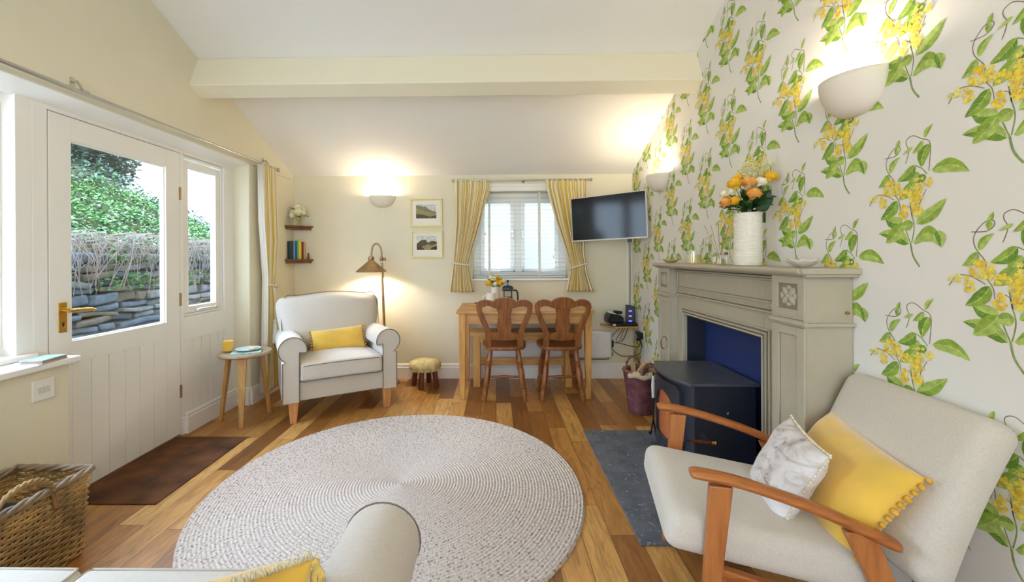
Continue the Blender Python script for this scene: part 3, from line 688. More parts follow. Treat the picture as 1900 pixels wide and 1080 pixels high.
# ================================================================== fireplace surround
def fireplace():
    t = thing('fireplace_surround', 'grey taupe painted fireplace surround with carved corner blocks and mantel shelf', 'fireplace', (XR, 2.38, 0))
    F, P_ = 1.209 - XR, 1.272 - XR; e = -.0025
    def col(y0, y1):
        m = MB(); z0 = .013
        m.b(F, e, y0, y1, z0, .16); m.b(F + .008, e, y0 + .004, y1 - .004, .16, 1.165)
        # raised stiles leaving a sunk panel
        a, b_ = y0, y1; s = .042
        m.b(F, F + .009, a, a + s, .16, .96); m.b(F, F + .009, b_ - s, b_, .16, .96); m.b(F, F + .009, a + s, b_ - s, .16, .22); m.b(F, F + .009, a + s, b_ - s, .925, .96)
        m.b(F, F + .009, a, b_, .96, 1.0)
        # block zone with sunk square
        s2 = .036
        m.b(F, F + .009, a, a + s2, 1.0, 1.165); m.b(F, F + .009, b_ - s2, b_, 1.0, 1.165); m.b(F, F + .009, a + s2, b_ - s2, 1.0, 1.03); m.b(F, F + .009, a + s2, b_ - s2, 1.135, 1.165)
        m.build('pilaster', M_['mantel'], t, weld=False, bevel=.0018)
        m = MB(); hf = [(0, 0), (-.012, .003), (-.016, .011), (-.012, .019), (0, .024)]
        m.prism([(F + .01 + p[0] * 1.2, .965 + p[1]) for p in hf], (0, y0 - .012, 0), (1, 0, 0), (0, 0, 1), (0, y1 - y0 + .024, 0))
        m.b(F + .005, e, y0 - .012, y1 + .012, .970, .984)
        m.build('astragal', M_['mantel'], t, weld=False, bevel=.002)
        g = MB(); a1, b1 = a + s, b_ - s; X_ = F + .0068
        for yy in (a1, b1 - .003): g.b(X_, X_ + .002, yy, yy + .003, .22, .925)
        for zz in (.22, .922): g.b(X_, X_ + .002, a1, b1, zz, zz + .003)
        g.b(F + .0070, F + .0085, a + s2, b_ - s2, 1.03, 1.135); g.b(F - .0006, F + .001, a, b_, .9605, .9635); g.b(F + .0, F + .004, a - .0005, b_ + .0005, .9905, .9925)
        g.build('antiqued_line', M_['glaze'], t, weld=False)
        # carved rosette
        m = MB(); cy, cz = (y0 + y1) / 2, 1.0825; X = F + .008
        for k in range(4):
            a_ = pi / 4 + k * pi / 2
            m.ell((X, cy + .028 * cos(a_), cz + .024 * sin(a_)), (.008, .025, .015), 10, 6, 0, Matrix.Rotation(a_, 4, 'X'))
            m.ell((X, cy + .038 * cos(a_ + pi / 4), cz + .034 * sin(a_ + pi / 4)), (.006, .017, .010), 8, 6, 0, Matrix.Rotation(a_ + pi / 4 + pi / 2, 4, 'X'))
        m.ell((X, cy, cz), (.011, .011, .011), 10, 8)
        m.build('carved_rosette', M_['mantel'], t, smooth=60)
    col(1.65 - 2.38, 1.84 - 2.38); col(2.92 - 2.38, 3.11 - 2.38)
    oy0, oy1, oz = 1.985 - 2.38, 2.80 - 2.38, .862
    m = MB()
    m.b(P_, e, -.54, oy0, .013, 1.165); m.b(P_, e, oy1, .54, .013, 1.165); m.b(P_, e, oy0, oy1, oz, 1.165)
    m.build('inner_panel', M_['mantel'], t, weld=False, bevel=.001)
    # moulded edge around the opening
    m = MB()
    for k, (w_, d_) in enumerate(((.045, .010), (.028, .016), (.012, .021))):
        m.b(P_ - d_, P_, oy0 - w_, oy0 - w_ + .010, .013, oz + w_); m.b(P_ - d_, P_, oy1 + w_ - .010, oy1 + w_, .013, oz + w_); m.b(P_ - d_, P_, oy0 - w_ + .01, oy1 + w_ - .01, oz + w_ - .010, oz + w_)
    m.build('opening_moulding', M_['mantel'], t, weld=False, bevel=.003)
    # frieze mouldings
    m = MB()
    for z, d_ in ((.985, .018), (1.0, .008), (1.03, .012), (1.135, .016), (1.148, .026)):
        m.b(P_ - d_, P_ + .001, -.535, .535, z, z + .010)
    m.b(P_ - .01, P_, -.535, -.525, 1.03, 1.14); m.b(P_ - .01, P_, .525, .535, 1.03, 1.14)
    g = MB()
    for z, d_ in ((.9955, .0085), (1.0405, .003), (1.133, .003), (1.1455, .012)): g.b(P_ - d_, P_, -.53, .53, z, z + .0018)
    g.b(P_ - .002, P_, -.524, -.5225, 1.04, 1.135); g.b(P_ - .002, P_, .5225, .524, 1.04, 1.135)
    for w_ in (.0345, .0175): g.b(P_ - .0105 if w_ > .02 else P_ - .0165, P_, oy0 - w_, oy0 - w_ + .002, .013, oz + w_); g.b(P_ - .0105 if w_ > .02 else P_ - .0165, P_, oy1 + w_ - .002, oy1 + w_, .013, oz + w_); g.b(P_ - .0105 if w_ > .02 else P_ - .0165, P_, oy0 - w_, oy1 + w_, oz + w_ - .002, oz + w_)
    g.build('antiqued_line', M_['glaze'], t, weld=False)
    m.build('frieze_moulding', M_['mantel'], t, weld=False, bevel=.003)
    # shelf
    m = MB(); X = 1.172 - XR
    prof = [(e, 1.165), (X + .03, 1.165), (X + .022, 1.172), (X + .006, 1.176), (X, 1.184), (X + .001, 1.193), (X + .008, 1.199), (e, 1.199)]
    m.prism(prof, (0, 1.610 - 2.38 + .02, 0), (1, 0, 0), (0, 0, 1), (0, 3.15 - 1.61 - .04, 0))
    m.b(X + .008, e, 1.612 - 2.38, -.75, 1.176, 1.199); m.b(X + .008, e, .75, 3.148 - 2.38, 1.176, 1.199); m.b(X + .03, e, -.757, .757, 1.165, 1.178)
    m.build('mantel_shelf', M_['mantel'], t, weld=False, bevel=.004)
    MB().b(-.008, e, oy0, oy1, .014, oz).build('fireback', M_['fireback'], t)
    m = MB(); m.b(P_ + .005, -.009, oy1 - .012, oy1 - .001, .014, oz - .001); m.b(P_ + .005, -.009, oy0 + .001, oy0 + .012, .014, oz - .001); m.b(P_ + .005, -.009, oy0 + .012, oy1 - .012, oz - .012, oz - .001)
    m.build('opening_lining', M_['stoveblk'], t, weld=False)
    m = MB(); m.lathe([(.006, 0), (.006, .008), (.003, .012)], (-.03, 1.6497 - 2.38, 1.024), 10, 0, Matrix.Rotation(pi / 2, 4, 'X')); m.build('brass_stud', M_['brass'], t)
fireplace()

# ================================================================== stove
def stove():
    t = thing('wood_stove', 'black iron wood burning stove with an arched glass door, standing on the slate hearth', 'stove', (1.16, 2.395, .013))
    X0, X1, hw, Z = -.135, .185, .225, .575
    def bow(y, k=.05): return -k * (1 - (y / hw) ** 2)
    m = MB(); N = 14
    out = [(X0 + bow(-hw + 2 * hw * i / N), -hw + 2 * hw * i / N) for i in range(N + 1)] + [(X1, hw), (X1, -hw)]
    m.prism(out, (0, 0, .07), (1, 0, 0), (0, 1, 0), (0, 0, Z - .085)); m.build('firebox', M_['stoveblk'], t, weld=False, bevel=.004)
    m = MB(); h2 = hw + .018
    out = [(X0 - .028 + bow(-hw + 2 * hw * i / N, .055), (-hw + 2 * hw * i / N) * h2 / hw) for i in range(N + 1)] + [(X1 + .01, h2), (X1 + .01, -h2)]
    m.prism(out, (0, 0, Z - .013), (1, 0, 0), (0, 1, 0), (0, 0, .016)); m.build('top_plate', M_['stovetop_highlight'], t, weld=False, bevel=.003)
    # door: bowed frame with an arched glass
    dm = MB(); y0, y1, z0, z1 = -.165, .165, .12, .53; NU, NV = 40, 34
    def inside(y, z):
        if z < .205: return False
        zt = .36; return abs(y) < .125 and (z < zt or (y / .125) ** 2 + ((z - zt) / .115) ** 2 < 1)
    def P(y, z, d): return Vector((X0 + bow(y) - d, y, z))
    # border of the arch as a strip to outer rect
    arch = [(.125 * cos(radians(a)), .36 + .115 * sin(radians(a))) for a in range(0, 181, 10)]
    arch = [(.125, .21)] + [(.125, .26), (.125, .31)] + arch + [(-.125, .31), (-.125, .26), (-.125, .21)] + [(.125 - .25 * i / 6 - .25 + .25, .205) for i in range(0)]
    def outer(p):
        y, z = p; c = Vector((y, z - .33)); s = min(.165 / max(abs(c.x), 1e-6), .205 / max(abs(c.y), 1e-6)); return (c.x * s, .33 + c.y * s)
    ring = arch + [(-.125 + .25 * i / 8, .205) for i in range(0, 9)]
    n = len(ring); vs = []
    for (y, z) in ring:
        oy, oz = outer((y, z)); vs += [P(y, z, .012), P(y, z, .026), P(oy, oz, .026), P(oy, oz, 0)]
    dm.add(vs, [(4 * i + k, 4 * ((i + 1) % n) + k, 4 * ((i + 1) % n) + k + 1, 4 * i + k + 1) for i in range(n) for k in range(3)])
    d = dm.build('stove_door', M_['stoveblk'], t, smooth=40)
    gl = mat('stove_glass_painted_reflection', (196, 112, 66), .1, spec=.8, coat=.5)  # orange reflection of the room put into the glass colour
    g = MB(); c0 = len(ring); g.add([P(y, z, .010) for y, z in ring] + [P(0, .33, .010)], [(i, (i + 1) % n, n) for i in range(n)]); g.build('glass', gl, d, smooth=180)
    m = MB(); m.tube(spline([P(-.15, .33, .03), P(-.15, .33, .055), P(-.15, .25, .06), P(-.15, .22, .05)]), .008, 8); m.build('handle', M_['chrome'], d, smooth=60)
    for y in (-.18, .18):
        for x in (X0 + .02, X1 - .03):
            MB().turn((x, y, .0), (x, y, .08), [(.016, 0), (.020, .1), (.014, .3), (.022, 1)]).build('leg', M_['stoveblk'], t, smooth=40)
    m = MB(); m.prism([(X0 - .07, -.20), (X0 - .07, .20), (X0 + .03, .22), (X0 + .03, -.22)], (0, 0, .075), (1, 0, 0), (0, 1, 0), (0, 0, .012)); m.build('ash_lip', M_['stoveblk'], t, bevel=.003)
    m = MB(); m.tube([(X0 + .05, -hw, .30), (X0 + .05, -hw - .05, .30)], .008, 8); q = m.build('air_control', M_['chrome'], t, smooth=60)
    for x, z in ((.04, .42), (.1, .13)): MB().lathe([(.008, 0), (.008, .004), (.004, .007)], (x, -hw - .0, z), 8, 0, Matrix.Rotation(pi / 2, 4, 'X')).build('bolt', M_['chrome'], t)
    m = MB(); m.lathe([(.06, 0), (.06, .9)], (.09, 0, Z - .01), 20)
    return t
stove()
# fire tool with turned handle laid against the stove side
t = thing('stove_tool', 'red brown turned wooden tool handle with brass end beside the stove', 'fire tool', (1.03, 2.09, .013))
MB().turn((-.06, .0, .315), (.045, .01, .30), [(.007, 0), (.011, .2), (.009, .45), (.012, .8), (.010, 1)], 12).build('handle', M_['darkwood'], t, smooth=50)
m = MB(); m.turn((.045, .01, .30), (.07, .012, .297), [(.009, 0), (.012, .4), (.006, .6), (.012, .85), (.004, 1)], 12); m.build('brass_end', M_['brass'], t, smooth=50)
m = MB(); m.tube(spline([(-.06, 0, .315), (-.10, .0, .30), (-.11, -.01, .15), (-.10, -.02, .0)]), .005, 8); m.build('steel_rod', M_['stoveblk'], t, smooth=60)
t = thing('fire_poker', 'tall thin poker with looped handle leaning behind the stove', 'poker', (1.19, 2.93, .013))
m = MB(); m.tube([(-.02, -.03, .0), (.0, .03, .58)], .005, 8); m.build('shaft', M_['chrome'], t, smooth=60)
m = MB(); m.tube([(0 + .022 * sin(a), .03, .625 - .045 * cos(a)) for a in [2 * pi * i / 20 for i in range(20)]], .004, 6, True); m.build('loop_handle', M_['chrome'], t, smooth=60)
t = thing('fire_brush', 'slim hearth brush and hook standing between the stove and the log basket', 'fire brush', (1.075, 2.86, .0131))
m = MB(); m.tube([(0, 0, .10), (.0, 0, .44)], .005, 8); m.build('rod', M_['black'], t, smooth=60)
m = MB(); m.turn((0, 0, .27), (0, 0, .42), [(.010, 0), (.014, .5), (.009, 1)], 10); m.build('grip', M_['silver'], t, smooth=60)
m = MB(); m.tube([(0, 0, .12), (-.02, 0, .02)], .006, 6); m.tube([(0, 0, .12), (.02, 0, .005)], .006, 6); m.tube([(-.02, 0, .02), (-.03, 0, .035)], .006, 6); m.build('hook', M_['black'], t)

# ================================================================== armchair / sofa pieces
def scroll_profile(w_=.115, top=.655, r=.098, z0=.16, cx=.045):
    """side outline of a rolled arm: s runs outward"""
    cz = top - r
    return [(0, z0), (0, cz - .02)] + arc(cx, cz, r, 196, -62, 22)[::1] + [(w_, cz - r * .95), (w_, z0)]
def arm_bm(prof, y0, y1, side):
    m = MB(); m.prism([(side * a, b) for a, b in prof], (0, y0, 0), (1, 0, 0), (0, 0, 1), (0, y1 - y0, 0)); return m
def armchair():
    t = thing('armchair', 'pale upholstered armchair with rolled arms and dark piping, beside the corner floor lamp', 'armchair', (-1.206, 3.263, 0), radians(30))
    f = M_['fabric']; iw = .315; dp = .76
    m = MB(); m.b(-iw - .02, iw + .02, .02, dp, .165, .31); m.build('base', f, t, bevel=.012, seg=3)
    pr = scroll_profile()
    for sd in (-1, 1):
        mm = arm_bm(pr, 0, dp, sd); mm.v = [(x + sd * iw, y, z - (.03 * y)) if z > .3 else (x + sd * iw, y, z) for x, y, z in mm.v]
        a = mm.build('arm', f, t, smooth=40, bevel=.006)
        pp = [(sd * (s + iw), -.001, z) for s, z in pr[1:]] + [(sd * (pr[-1][0] + iw), -.001, .17)]
        MB().tube([(sd * iw, -.001, .17)] + pp, .0035, 6).build('piping', M_['piping'], a, smooth=60)
    m = MB(); m.soft((0, .335, .372), (2 * iw - .012, .69, .135), .018, .035, M=Matrix.Rotation(radians(-2), 4, 'X')); s = m.build('seat_cushion', f, t, smooth=180)
    def edge(z, y): return [(-iw + .012, y + .03, z), (-iw + .03, y, z)] + [(-iw + .03 + (2 * iw - .06) * i / 12, y - .004, z + .006 * sin(pi * i / 12)) for i in range(13)] + [(iw - .012, y + .03, z)]
    m = MB(); m.tube(edge(.43, -.003), .0035, 6); m.tube(edge(.312, -.006), .0035, 6); m.build('piping', M_['piping'], s, smooth=60)
    # back frame and loose back cushion
    m = MB(); m.soft((0, dp - .03, .50), (2 * iw + .12, .13, .68), .05, M=Matrix.Rotation(radians(-8), 4, 'X')); m.build('backrest', f, t, smooth=180)
    def puff(v):
        a, b = v.x / .39, v.z / .24
        bul = max(0, 1 - a * a) * max(0, 1 - b * b); v.y *= .55 + .75 * bul ** .5 if v.y < 0 else 1
        v.x += .02 * sin(v.z * 9) * (1 if v.x > 0 else -1); v.z += .014 * cos(v.x * 9) * (1 if v.z > 0 else .2); return v
    m = MB(); m.soft((-.012, dp - .185, .685), (.84, .20, .48), .075, nm=10, M=Matrix.Rotation(radians(-14), 4, 'X'), fn=puff); b = m.build('back_cushion', f, t, smooth=180)
    R = Matrix.Rotation(radians(-14), 4, 'X')
    pp = [Vector((0, dp - .185, .685)) + R @ Vector((x, -.045, z)) for x, z in [(-.39, -.2)] + [(-.405, -.1), (-.41, .1), (-.375, .225)] + [(-.3 + .6 * i / 8, .243 + .012 * cos(-2.7 + 5.4 * i / 8)) for i in range(9)] + [(.375, .225), (.41, .1), (.405, -.1), (.39, -.2)]]
    m = MB(); m.tube(spline(pp, 4), .0035, 6); m.build('piping', M_['piping'], b, smooth=60)
    for x, y in ((-.355, .055), (.355, .055), (-.34, dp - .06), (.34, dp - .06)):
        sg = 1 if x > 0 else -1; m = MB()
        w0, w1 = .036, .022; yy = -.01 if y < .3 else .03
        vs = [(x + sg * .02 * (0 if q else 1) * 0 + a * (w1 if k == 0 else w0), y + yy * (1 - k) + b_ * (w1 if k == 0 else w0), .17 * k) for k in (0, 1) for a, b_ in ((-1, -1), (1, -1), (1, 1), (-1, 1)) for q in (0,)]
        m.add(vs, [(3, 2, 1, 0), (4, 5, 6, 7), (0, 1, 5, 4), (1, 2, 6, 5), (2, 3, 7, 6), (3, 0, 4, 7)]); m.build('leg', M_['beech'], t, bevel=.003)
armchair()

def pillow(name, mt, w_, h_, th, M, parent=None, pinch=.06, n=18, wrinkle=.004):
    m = MB(); rnd = random.Random(hash(name) % 97)
    for sg in (-1, 1):
        def fn(u, v, sg=sg):
            a, b = 2 * u - 1, 2 * v - 1
            a_ = sin(a * pi / 2); b_ = sin(b * pi / 2)
            x = w_ / 2 * a_ * (1 - pinch * (1 - b_ * b_) * abs(a_) ** 3); z = h_ / 2 * b_ * (1 - pinch * (1 - a_ * a_) * abs(b_) ** 3)
            t = max(0, (1 - a_ ** 4)) ** .55 * max(0, (1 - b_ ** 4)) ** .55
            y = sg * th / 2 * t * (1 + .0 * u) + wrinkle * t * sin(11 * a + 5 * b) * sin(7 * b - 3 * a)
            return M @ Vector((x, y, z))
        g = MB().grid(fn, n, n)
        if sg > 0: g.f = [f[::-1] for f in g.f]
        m.join(g)
    return m.build(name, mt, parent, smooth=180)
def edge_pts(w_, h_, pinch, side, n):
    out = []
    for i in range(n):
        q = -1 + 2 * i / (n - 1); k = 1 - pinch * (1 - q * q)
        out.append({'r': (w_ / 2 * k, 0, h_ / 2 * q), 'l': (-w_ / 2 * k, 0, h_ / 2 * q), 't': (w_ / 2 * q, 0, h_ / 2 * k), 'b': (w_ / 2 * q, 0, -h_ / 2 * k)}[side])
    return [Vector(p) for p in out]
def pompoms(name, mt, w_, h_, pinch, sides, n, r, M, parent, fringe=0, flop=(0, 0, 0)):
    m = MB(); rnd = random.Random(5)
    for sd in sides:
        o_ = {'r': (1, 0, 0), 'l': (-1, 0, 0), 't': (0, 0, 1), 'b': (0, 0, -1)}[sd]
        for p in edge_pts(w_, h_, pinch, sd, n):
            q = p + Vector(o_) * r * 1.1 + Vector(flop)
            if fringe:
                for _ in range(3):
                    d = Vector(o_) * fringe + Vector((rnd.uniform(-1, 1), rnd.uniform(-1, 1), rnd.uniform(-1, 1))) * fringe * .4
                    m.tube([M @ p, M @ (p + d * .6), M @ (p + d)], r, 4)
            else:
                m.ell(M @ q, r * rnd.uniform(.85, 1.15), 7, 5); m.tube([M @ p, M @ q], r * .3, 4)
    return m.build(name, mt, parent, smooth=180)
# yellow bolster on the armchair, local axes of the chair
t = thing('lumbar_cushion', 'small oblong mustard cushion with pompom ends on the corner armchair', 'cushion', (-1.206, 3.263, 0), radians(30))
Mx = Matrix.Translation((.03, .40, .535)) @ Matrix.Rotation(radians(-3), 4, 'Y') @ Matrix.Rotation(radians(-20), 4, 'X')
pillow('cover', M_['yellow'], .44, .20, .12, Mx, t, .05)
pompoms('pompom_trim', M_['yfringe'], .44, .20, .05, 'l', 9, .009, Mx, t)
pompoms('pompom_trim', M_['yfringe'], .44, .20, .05, 'r', 9, .009, Mx, t)

# ================================================================== sofa under the camera
def sofa():
    t = thing('sofa', 'pale upholstered sofa with rolled arm, at the near edge of the room', 'sofa', (-1.08, .62, 0))
    f = M_['fabric']; Yf = .43
    x0, x1 = -.70, .735
    m = MB(); m.b(x0 - .02, x1 + .02, -.40, Yf - .02, .13, .31); m.build('base', f, t, bevel=.012, seg=3)
    pr = scroll_profile(.12, .628, .096, .13, .055)
    for sd, xx in ((1, x1), (-1, x0)):
        mm = arm_bm(pr, -.42, Yf, sd); mm.v = [(x + xx, y, z) for x, y, z in mm.v]
        a = mm.build('arm', f, t, smooth=40, bevel=.014)
        pp = [(xx + sd * s, Yf + .001, z) for s, z in [(0, .14)] + pr[1:]]
        MB().tube(pp, .0025, 6).build('piping', M_['piping'], a, smooth=60)
    w_ = (x1 - x0) / 2
    for i in range(2):
        cx = x0 + w_ * (i + .5)
        m = MB(); m.soft((cx, .095, .382), (w_ - .008, .69, .14), .018, .02, nm=8); s = m.build('seat_cushion', f, t, smooth=180)
        q = w_ / 2 - .012
        pts = [(cx - q, -.2, .451), (cx - q, .36, .451), (cx - q + .008, .430, .449)] + [(cx - q + .02 + (2 * q - .04) * k / 8, .437, .449) for k in range(9)] + [(cx + q - .008, .430, .449), (cx + q, .36, .451), (cx + q, -.2, .451)]
        MB().tube(spline(pts, 3), .0035, 6).build('piping', M_['pipingL'], s, smooth=60)
        m = MB(); m.soft((cx, -.27, .60), (w_ - .01, .17, .42), .06, 0, nm=8, M=Matrix.Rotation(radians(12), 4, 'X')); m.build('back_cushion', f, t, smooth=180)
    m = MB(); m.soft((0.005, -.40, .45), (x1 - x0 + .10, .13, .64), .05); m.build('backrest', f, t, smooth=180)
    for x in (x0 - .06, x1 + .06):
        for y in (-.36, Yf - .06): MB().turn((x, y, 0), (x, y, .135), [(.02, 0), (.03, 1)], 12).build('leg', M_['beech'], t, smooth=40)
sofa()
# mustard cushion with fringe leaning in the sofa corner
tip = Vector((-.362, .80, .66)); e1 = Vector((-.87, -.49, .0)).normalized(); e2 = Vector((-.13, .04, -.99)); nn = e1.cross(e2).normalized(); e2 = nn.cross(e1).normalized()
cw, ch = .42, .215
t = thing('tasselled_cushion', 'mustard cushion with cream fringe and a corner tassel on the near sofa', 'cushion', (0, 0, 0))
ctr = tip + e1 * (cw / 2 - .005) + e2 * (ch / 2 - .005)
Mx = frame(ctr, -e1, -e1.cross(-e2) if False else (-e2).cross(-e1), -e2)
pillow('cover', M_['yellow'], cw, ch, .15, Mx, t, .05)
pompoms('fringe', M_['cream'], cw, ch, .05, 't', 70, .0022, Mx, t, fringe=.015)
m = MB(); rn = random.Random(2); T0 = Mx @ Vector((cw / 2 - .003, 0, ch / 2 - .003))
m.ell(T0 + Vector((.008, .0, -.004)), .009, 8, 6)
for i in range(26):
    a = rn.uniform(0, 6.28); q = .012 * sqrt(rn.random())
    m.tube([T0 + Vector((.009, 0, -.004)), T0 + Vector((.014 + q * cos(a), q * sin(a), -.02)), T0 + Vector((.012 + 1.3 * q * cos(a), 1.3 * q * sin(a), -.075))], .0028, 4)
m.build('tassel', mat('straw_tassel', (226, 196, 112), .85, noise=.3, nscale=90), t, smooth=180)
# ================================================================== lounge chair
LC = ((.645, 1.55, 0), radians(-12))
def lounge():
    t = thing('lounge_chair', 'low lounge chair with open wooden arms in front of the stove', 'armchair', *LC)
    w_ = M_['teak']; f = M_['fabricL']
    for sd in (-1, 1):
        y = .288 * sd
        m = MB(); pts = spline([(0, y, .592), (.03, y, .594), (.15, y, .577), (.34, y, .525), (.50, y, .462), (.53, y, .450)], 5)
        n = len(pts); rr = [.020 + .008 * min(1, i / 4) if i < 5 else (.028 if i < n - 5 else .028 - .010 * (i - n + 5) / 4) for i in range(n)]; rr[0] = .013; rr[-1] = .010
        m.tube(pts, rr, 14, flat=.55, up=(0, 0, 1)); m.build('armrest', w_, t, smooth=180)
        def board(a, b, w0, w1, th=.026):
            a, b = Vector(a), Vector(b); m = MB(); vs = []
            for p, wd in ((a, w0), (b, w1)):
                for dx, dy in ((-wd, -th / 2), (wd, -th / 2), (wd, th / 2), (-wd, th / 2)): vs.append(p + Vector((dx, dy, 0)))
            m.add(vs, [(3, 2, 1, 0), (4, 5, 6, 7), (0, 1, 5, 4), (1, 2, 6, 5), (2, 3, 7, 6), (3, 0, 4, 7)]); return m
        board((.035, y, 0), (.085, y, .566), .017, .032).build('leg', M_['teakleg'], t, bevel=.004)
        board((.63, y, 0), (.435, y, .478), .018, .038).build('leg', M_['teakleg'], t, bevel=.004)
        m = MB(); m.tube([(.055, y * .93, .30), (.60, y * .93, .20)], .020, 4, up=(0, 0, 1)); m.build('side_rail', w_, t, bevel=.003)
    m = MB(); m.tube([(.09, -.275, .27), (.09, .275, .27)], .018, 4, up=(0, 0, 1)); m.build('cross_rail', w_, t)
    m = MB(); m.tube([(.55, -.275, .23), (.55, .275, .23)], .018, 4, up=(0, 0, 1)); m.build('cross_rail', w_, t)
    def sf(v):
        a = v.x / .28; v.z += .012 * (1 - (v.y / .26) ** 2) * (1 if v.z > 0 else 0); 
        return v
    m = MB(); m.soft((.235, 0, .352), (.60, .525, .125), .045, 0, nm=10, M=Matrix.Rotation(radians(7), 4, 'Y'), fn=sf); m.build('seat_cushion', f, t, smooth=180)
    def bf(v):
        v.x -= .02 * (1 - (v.y / .27) ** 2); v.x += .012 * (v.z / .25) ** 2; return v
    m = MB(); m.soft((.660, -.035, .568), (.105, .52, .50), .045, 0, nm=12, M=Matrix.Rotation(radians(7), 4, 'Z') @ Matrix.Rotation(radians(22), 4, 'Y'), fn=bf); m.build('back_cushion', f, t, smooth=180)
lounge()
hide = mat('cowhide_print', (214, 204, 198), .8, sheen=.3)
nt = hide.node_tree; n = nt.nodes.new('ShaderNodeTexNoise'); n.inputs['Scale'].default_value = 9; n.inputs['Detail'].default_value = 5; n.inputs['Distortion'].default_value = 2
mp = nt.nodes['Mapping']; mp.inputs['Scale'].default_value = (1, 1, 2.2); nt.links.new(mp.outputs[0], n.inputs['Vector'])
r = nt.nodes.new('ShaderNodeValToRGB'); e = r.color_ramp.elements; e[0].position = .30; e[0].color = srgb(112, 100, 92); e[1].position = .56; e[1].color = srgb(220, 212, 206); q = e.new(.40); q.color = srgb(192, 180, 170)
nt.links.new(n.outputs[0], r.inputs[0]); nt.links.new(r.outputs[0], nt.nodes['Principled BSDF'].inputs['Base Color'])
def chair_cushion(name, label, c, w_, h_, th, tilt, yaw, roll, mt, deep=False):
    t = thing(name, label, 'cushion', *LC)
    # face towards the seat front (-x), width along y
    Mx = Matrix.Translation(c) @ Matrix.Rotation(radians(yaw), 4, 'Z') @ Matrix.Rotation(radians(tilt), 4, 'Y') @ Matrix.Rotation(radians(roll), 4, 'X') @ Matrix.Rotation(radians(-90), 4, 'Z')
    return t, Mx
t, Mx = chair_cushion('yellow_cushion', 'large mustard velvet cushion with pompoms against the lounge chair back', (.520, -.03, .505), .43, .33, .15, 33, 4, 5, 0)
pillow('cover', M_['yellow'], .435, .33, .12, Mx, t, .05)
pompoms('pompom_trim', M_['yfringe'], .435, .33, .05, 'r', 14, .009, Mx, t)
t, Mx = chair_cushion('hide_cushion', 'small white hide print cushion with pompom edging on the lounge chair seat', (.372, -.008, .505), .31, .29, .11, 27, -4, 2, 0)
m = pillow('cover', hide, .31, .29, .10, Mx, t, .07)
pompoms('pompom_trim', M_['cream'], .31, .29, .07, 'rt', 24, .0045, Mx, t)

# ================================================================== side table with candle, books, plate
t = thing('side_table', 'small round three legged wooden side table by the window curtain', 'table', (-1.94, 3.19, 0))
MB().lathe([(.0, .505), (.176, .505), (.186, .512), (.186, .524), (.182, .53), (0, .53)], n=40).build('table_top', wood('weathered_top', (176, 150, 116), (140, 116, 86), .5, axis=0), t, smooth=40)
for a in (188, 292, 52):
    c, s = cos(radians(a)), sin(radians(a)); m = MB(); vs = []
    for z, r_, w_ in ((0, .178, .014), (.506, .118, .030)):
        tn = Vector((-s, c, 0)); o_ = Vector((c * r_, s * r_, z)); ra = Vector((c, s, 0))
        vs += [o_ - tn * w_ - ra * .012, o_ + tn * w_ - ra * .012, o_ + tn * w_ + ra * .012, o_ - tn * w_ + ra * .012]
    m.add(vs, [(3, 2, 1, 0), (4, 5, 6, 7), (0, 1, 5, 4), (1, 2, 6, 5), (2, 3, 7, 6), (3, 0, 4, 7)]); m.build('leg', M_['oakleg'], t, bevel=.003)
MB().tube([(-.1, -.01, .49), (.05, -.09, .49), (.07, .09, .49)], .012, 4, True).build('brace', M_['oakleg'], t)
t = thing('yellow_candle', 'yellow candle in a clear glass on the round side table', 'candle', (-2.055, 3.16, .5305))
MB().lathe([(.0, .012), (.035, .012), (.036, .085), (0, .085)], n=24).build('wax', M_['candle'], t, smooth=40)
MB().lathe([(.0, .001), (.037, .001), (.039, .01), (.039, .095), (.0375, .095), (.0365, .012), (0, .011)], n=24).build('glass', M_['clear'], t, smooth=40)
MB().tube([(0, 0, .085), (0, .002, .094)], .0012, 5).build('wick', M_['black'], t)
teal = mat('map_cover', (158, 184, 174), .5, noise=.3, nscale=26)
m = MB(); m.b(-.10, .10, -.075, .075, .0, .008); o = m.build('map_booklet', teal, bevel=.001); o.location = (-1.905, 3.15, .5308); o.rotation_euler = (0, 0, .45)
tag(o, 'teal patterned booklet lying under the plate on the side table', 'booklet')
t = thing('shell_plate', 'round pale plate with a shell pattern on the booklet', 'plate', (-1.915, 3.185, .5392))
MB().lathe([(0, .0), (.05, .0), (.085, .012), (.088, .016), (.084, .0165), (.05, .006), (0, .005)], n=32).build('dish', mat('pale_blue_glaze', (196, 212, 208), .3, noise=.2, nscale=30), t, smooth=60)
m = MB()
for i in range(7):
    a = radians(-55 + 18 * i); m.ell((.008 + .03 * cos(a), .03 * sin(a), .016), (.032, .007, .006), 8, 6, 0, Matrix.Rotation(a, 4, 'Z'))
m.build('shell', mat('sandy_shell', (222, 186, 150), .6, noise=.1, nscale=40), t, smooth=180)

# ================================================================== floor lamp
t = thing('floor_lamp', 'antique brass floor lamp with arched neck and cone shade behind the armchair', 'floor lamp', (-1.09, 4.13, 0))
MB().lathe([(0, 0), (.125, 0), (.13, .008), (.11, .02), (.03, .032), (.018, .05), (0, .05)], n=36).build('base', M_['antique'], t, smooth=40)
m = MB(); m.tube([(0, 0, .04), (-.035, -.03, 1.10)], .013, 12); m.tube([(-.022, -.028, 1.05), (-.033, -.03, 1.20)], .0085, 10); m.build('pole', M_['antique'], t, smooth=60)
MB().lathe([(.012, 0), (.02, .01), (.02, .03), (.012, .04)], (-.036, -.03, 1.215), 16).build('joint', M_['antique'], t, smooth=40)
MB().lathe([(.008, 0), (.018, .004), (.018, .012), (.008, .016)], (-.012, -.03, 1.232), 12, 0, Matrix.Rotation(pi / 2, 4, 'Y')).build('knob', M_['antique'], t, smooth=40)
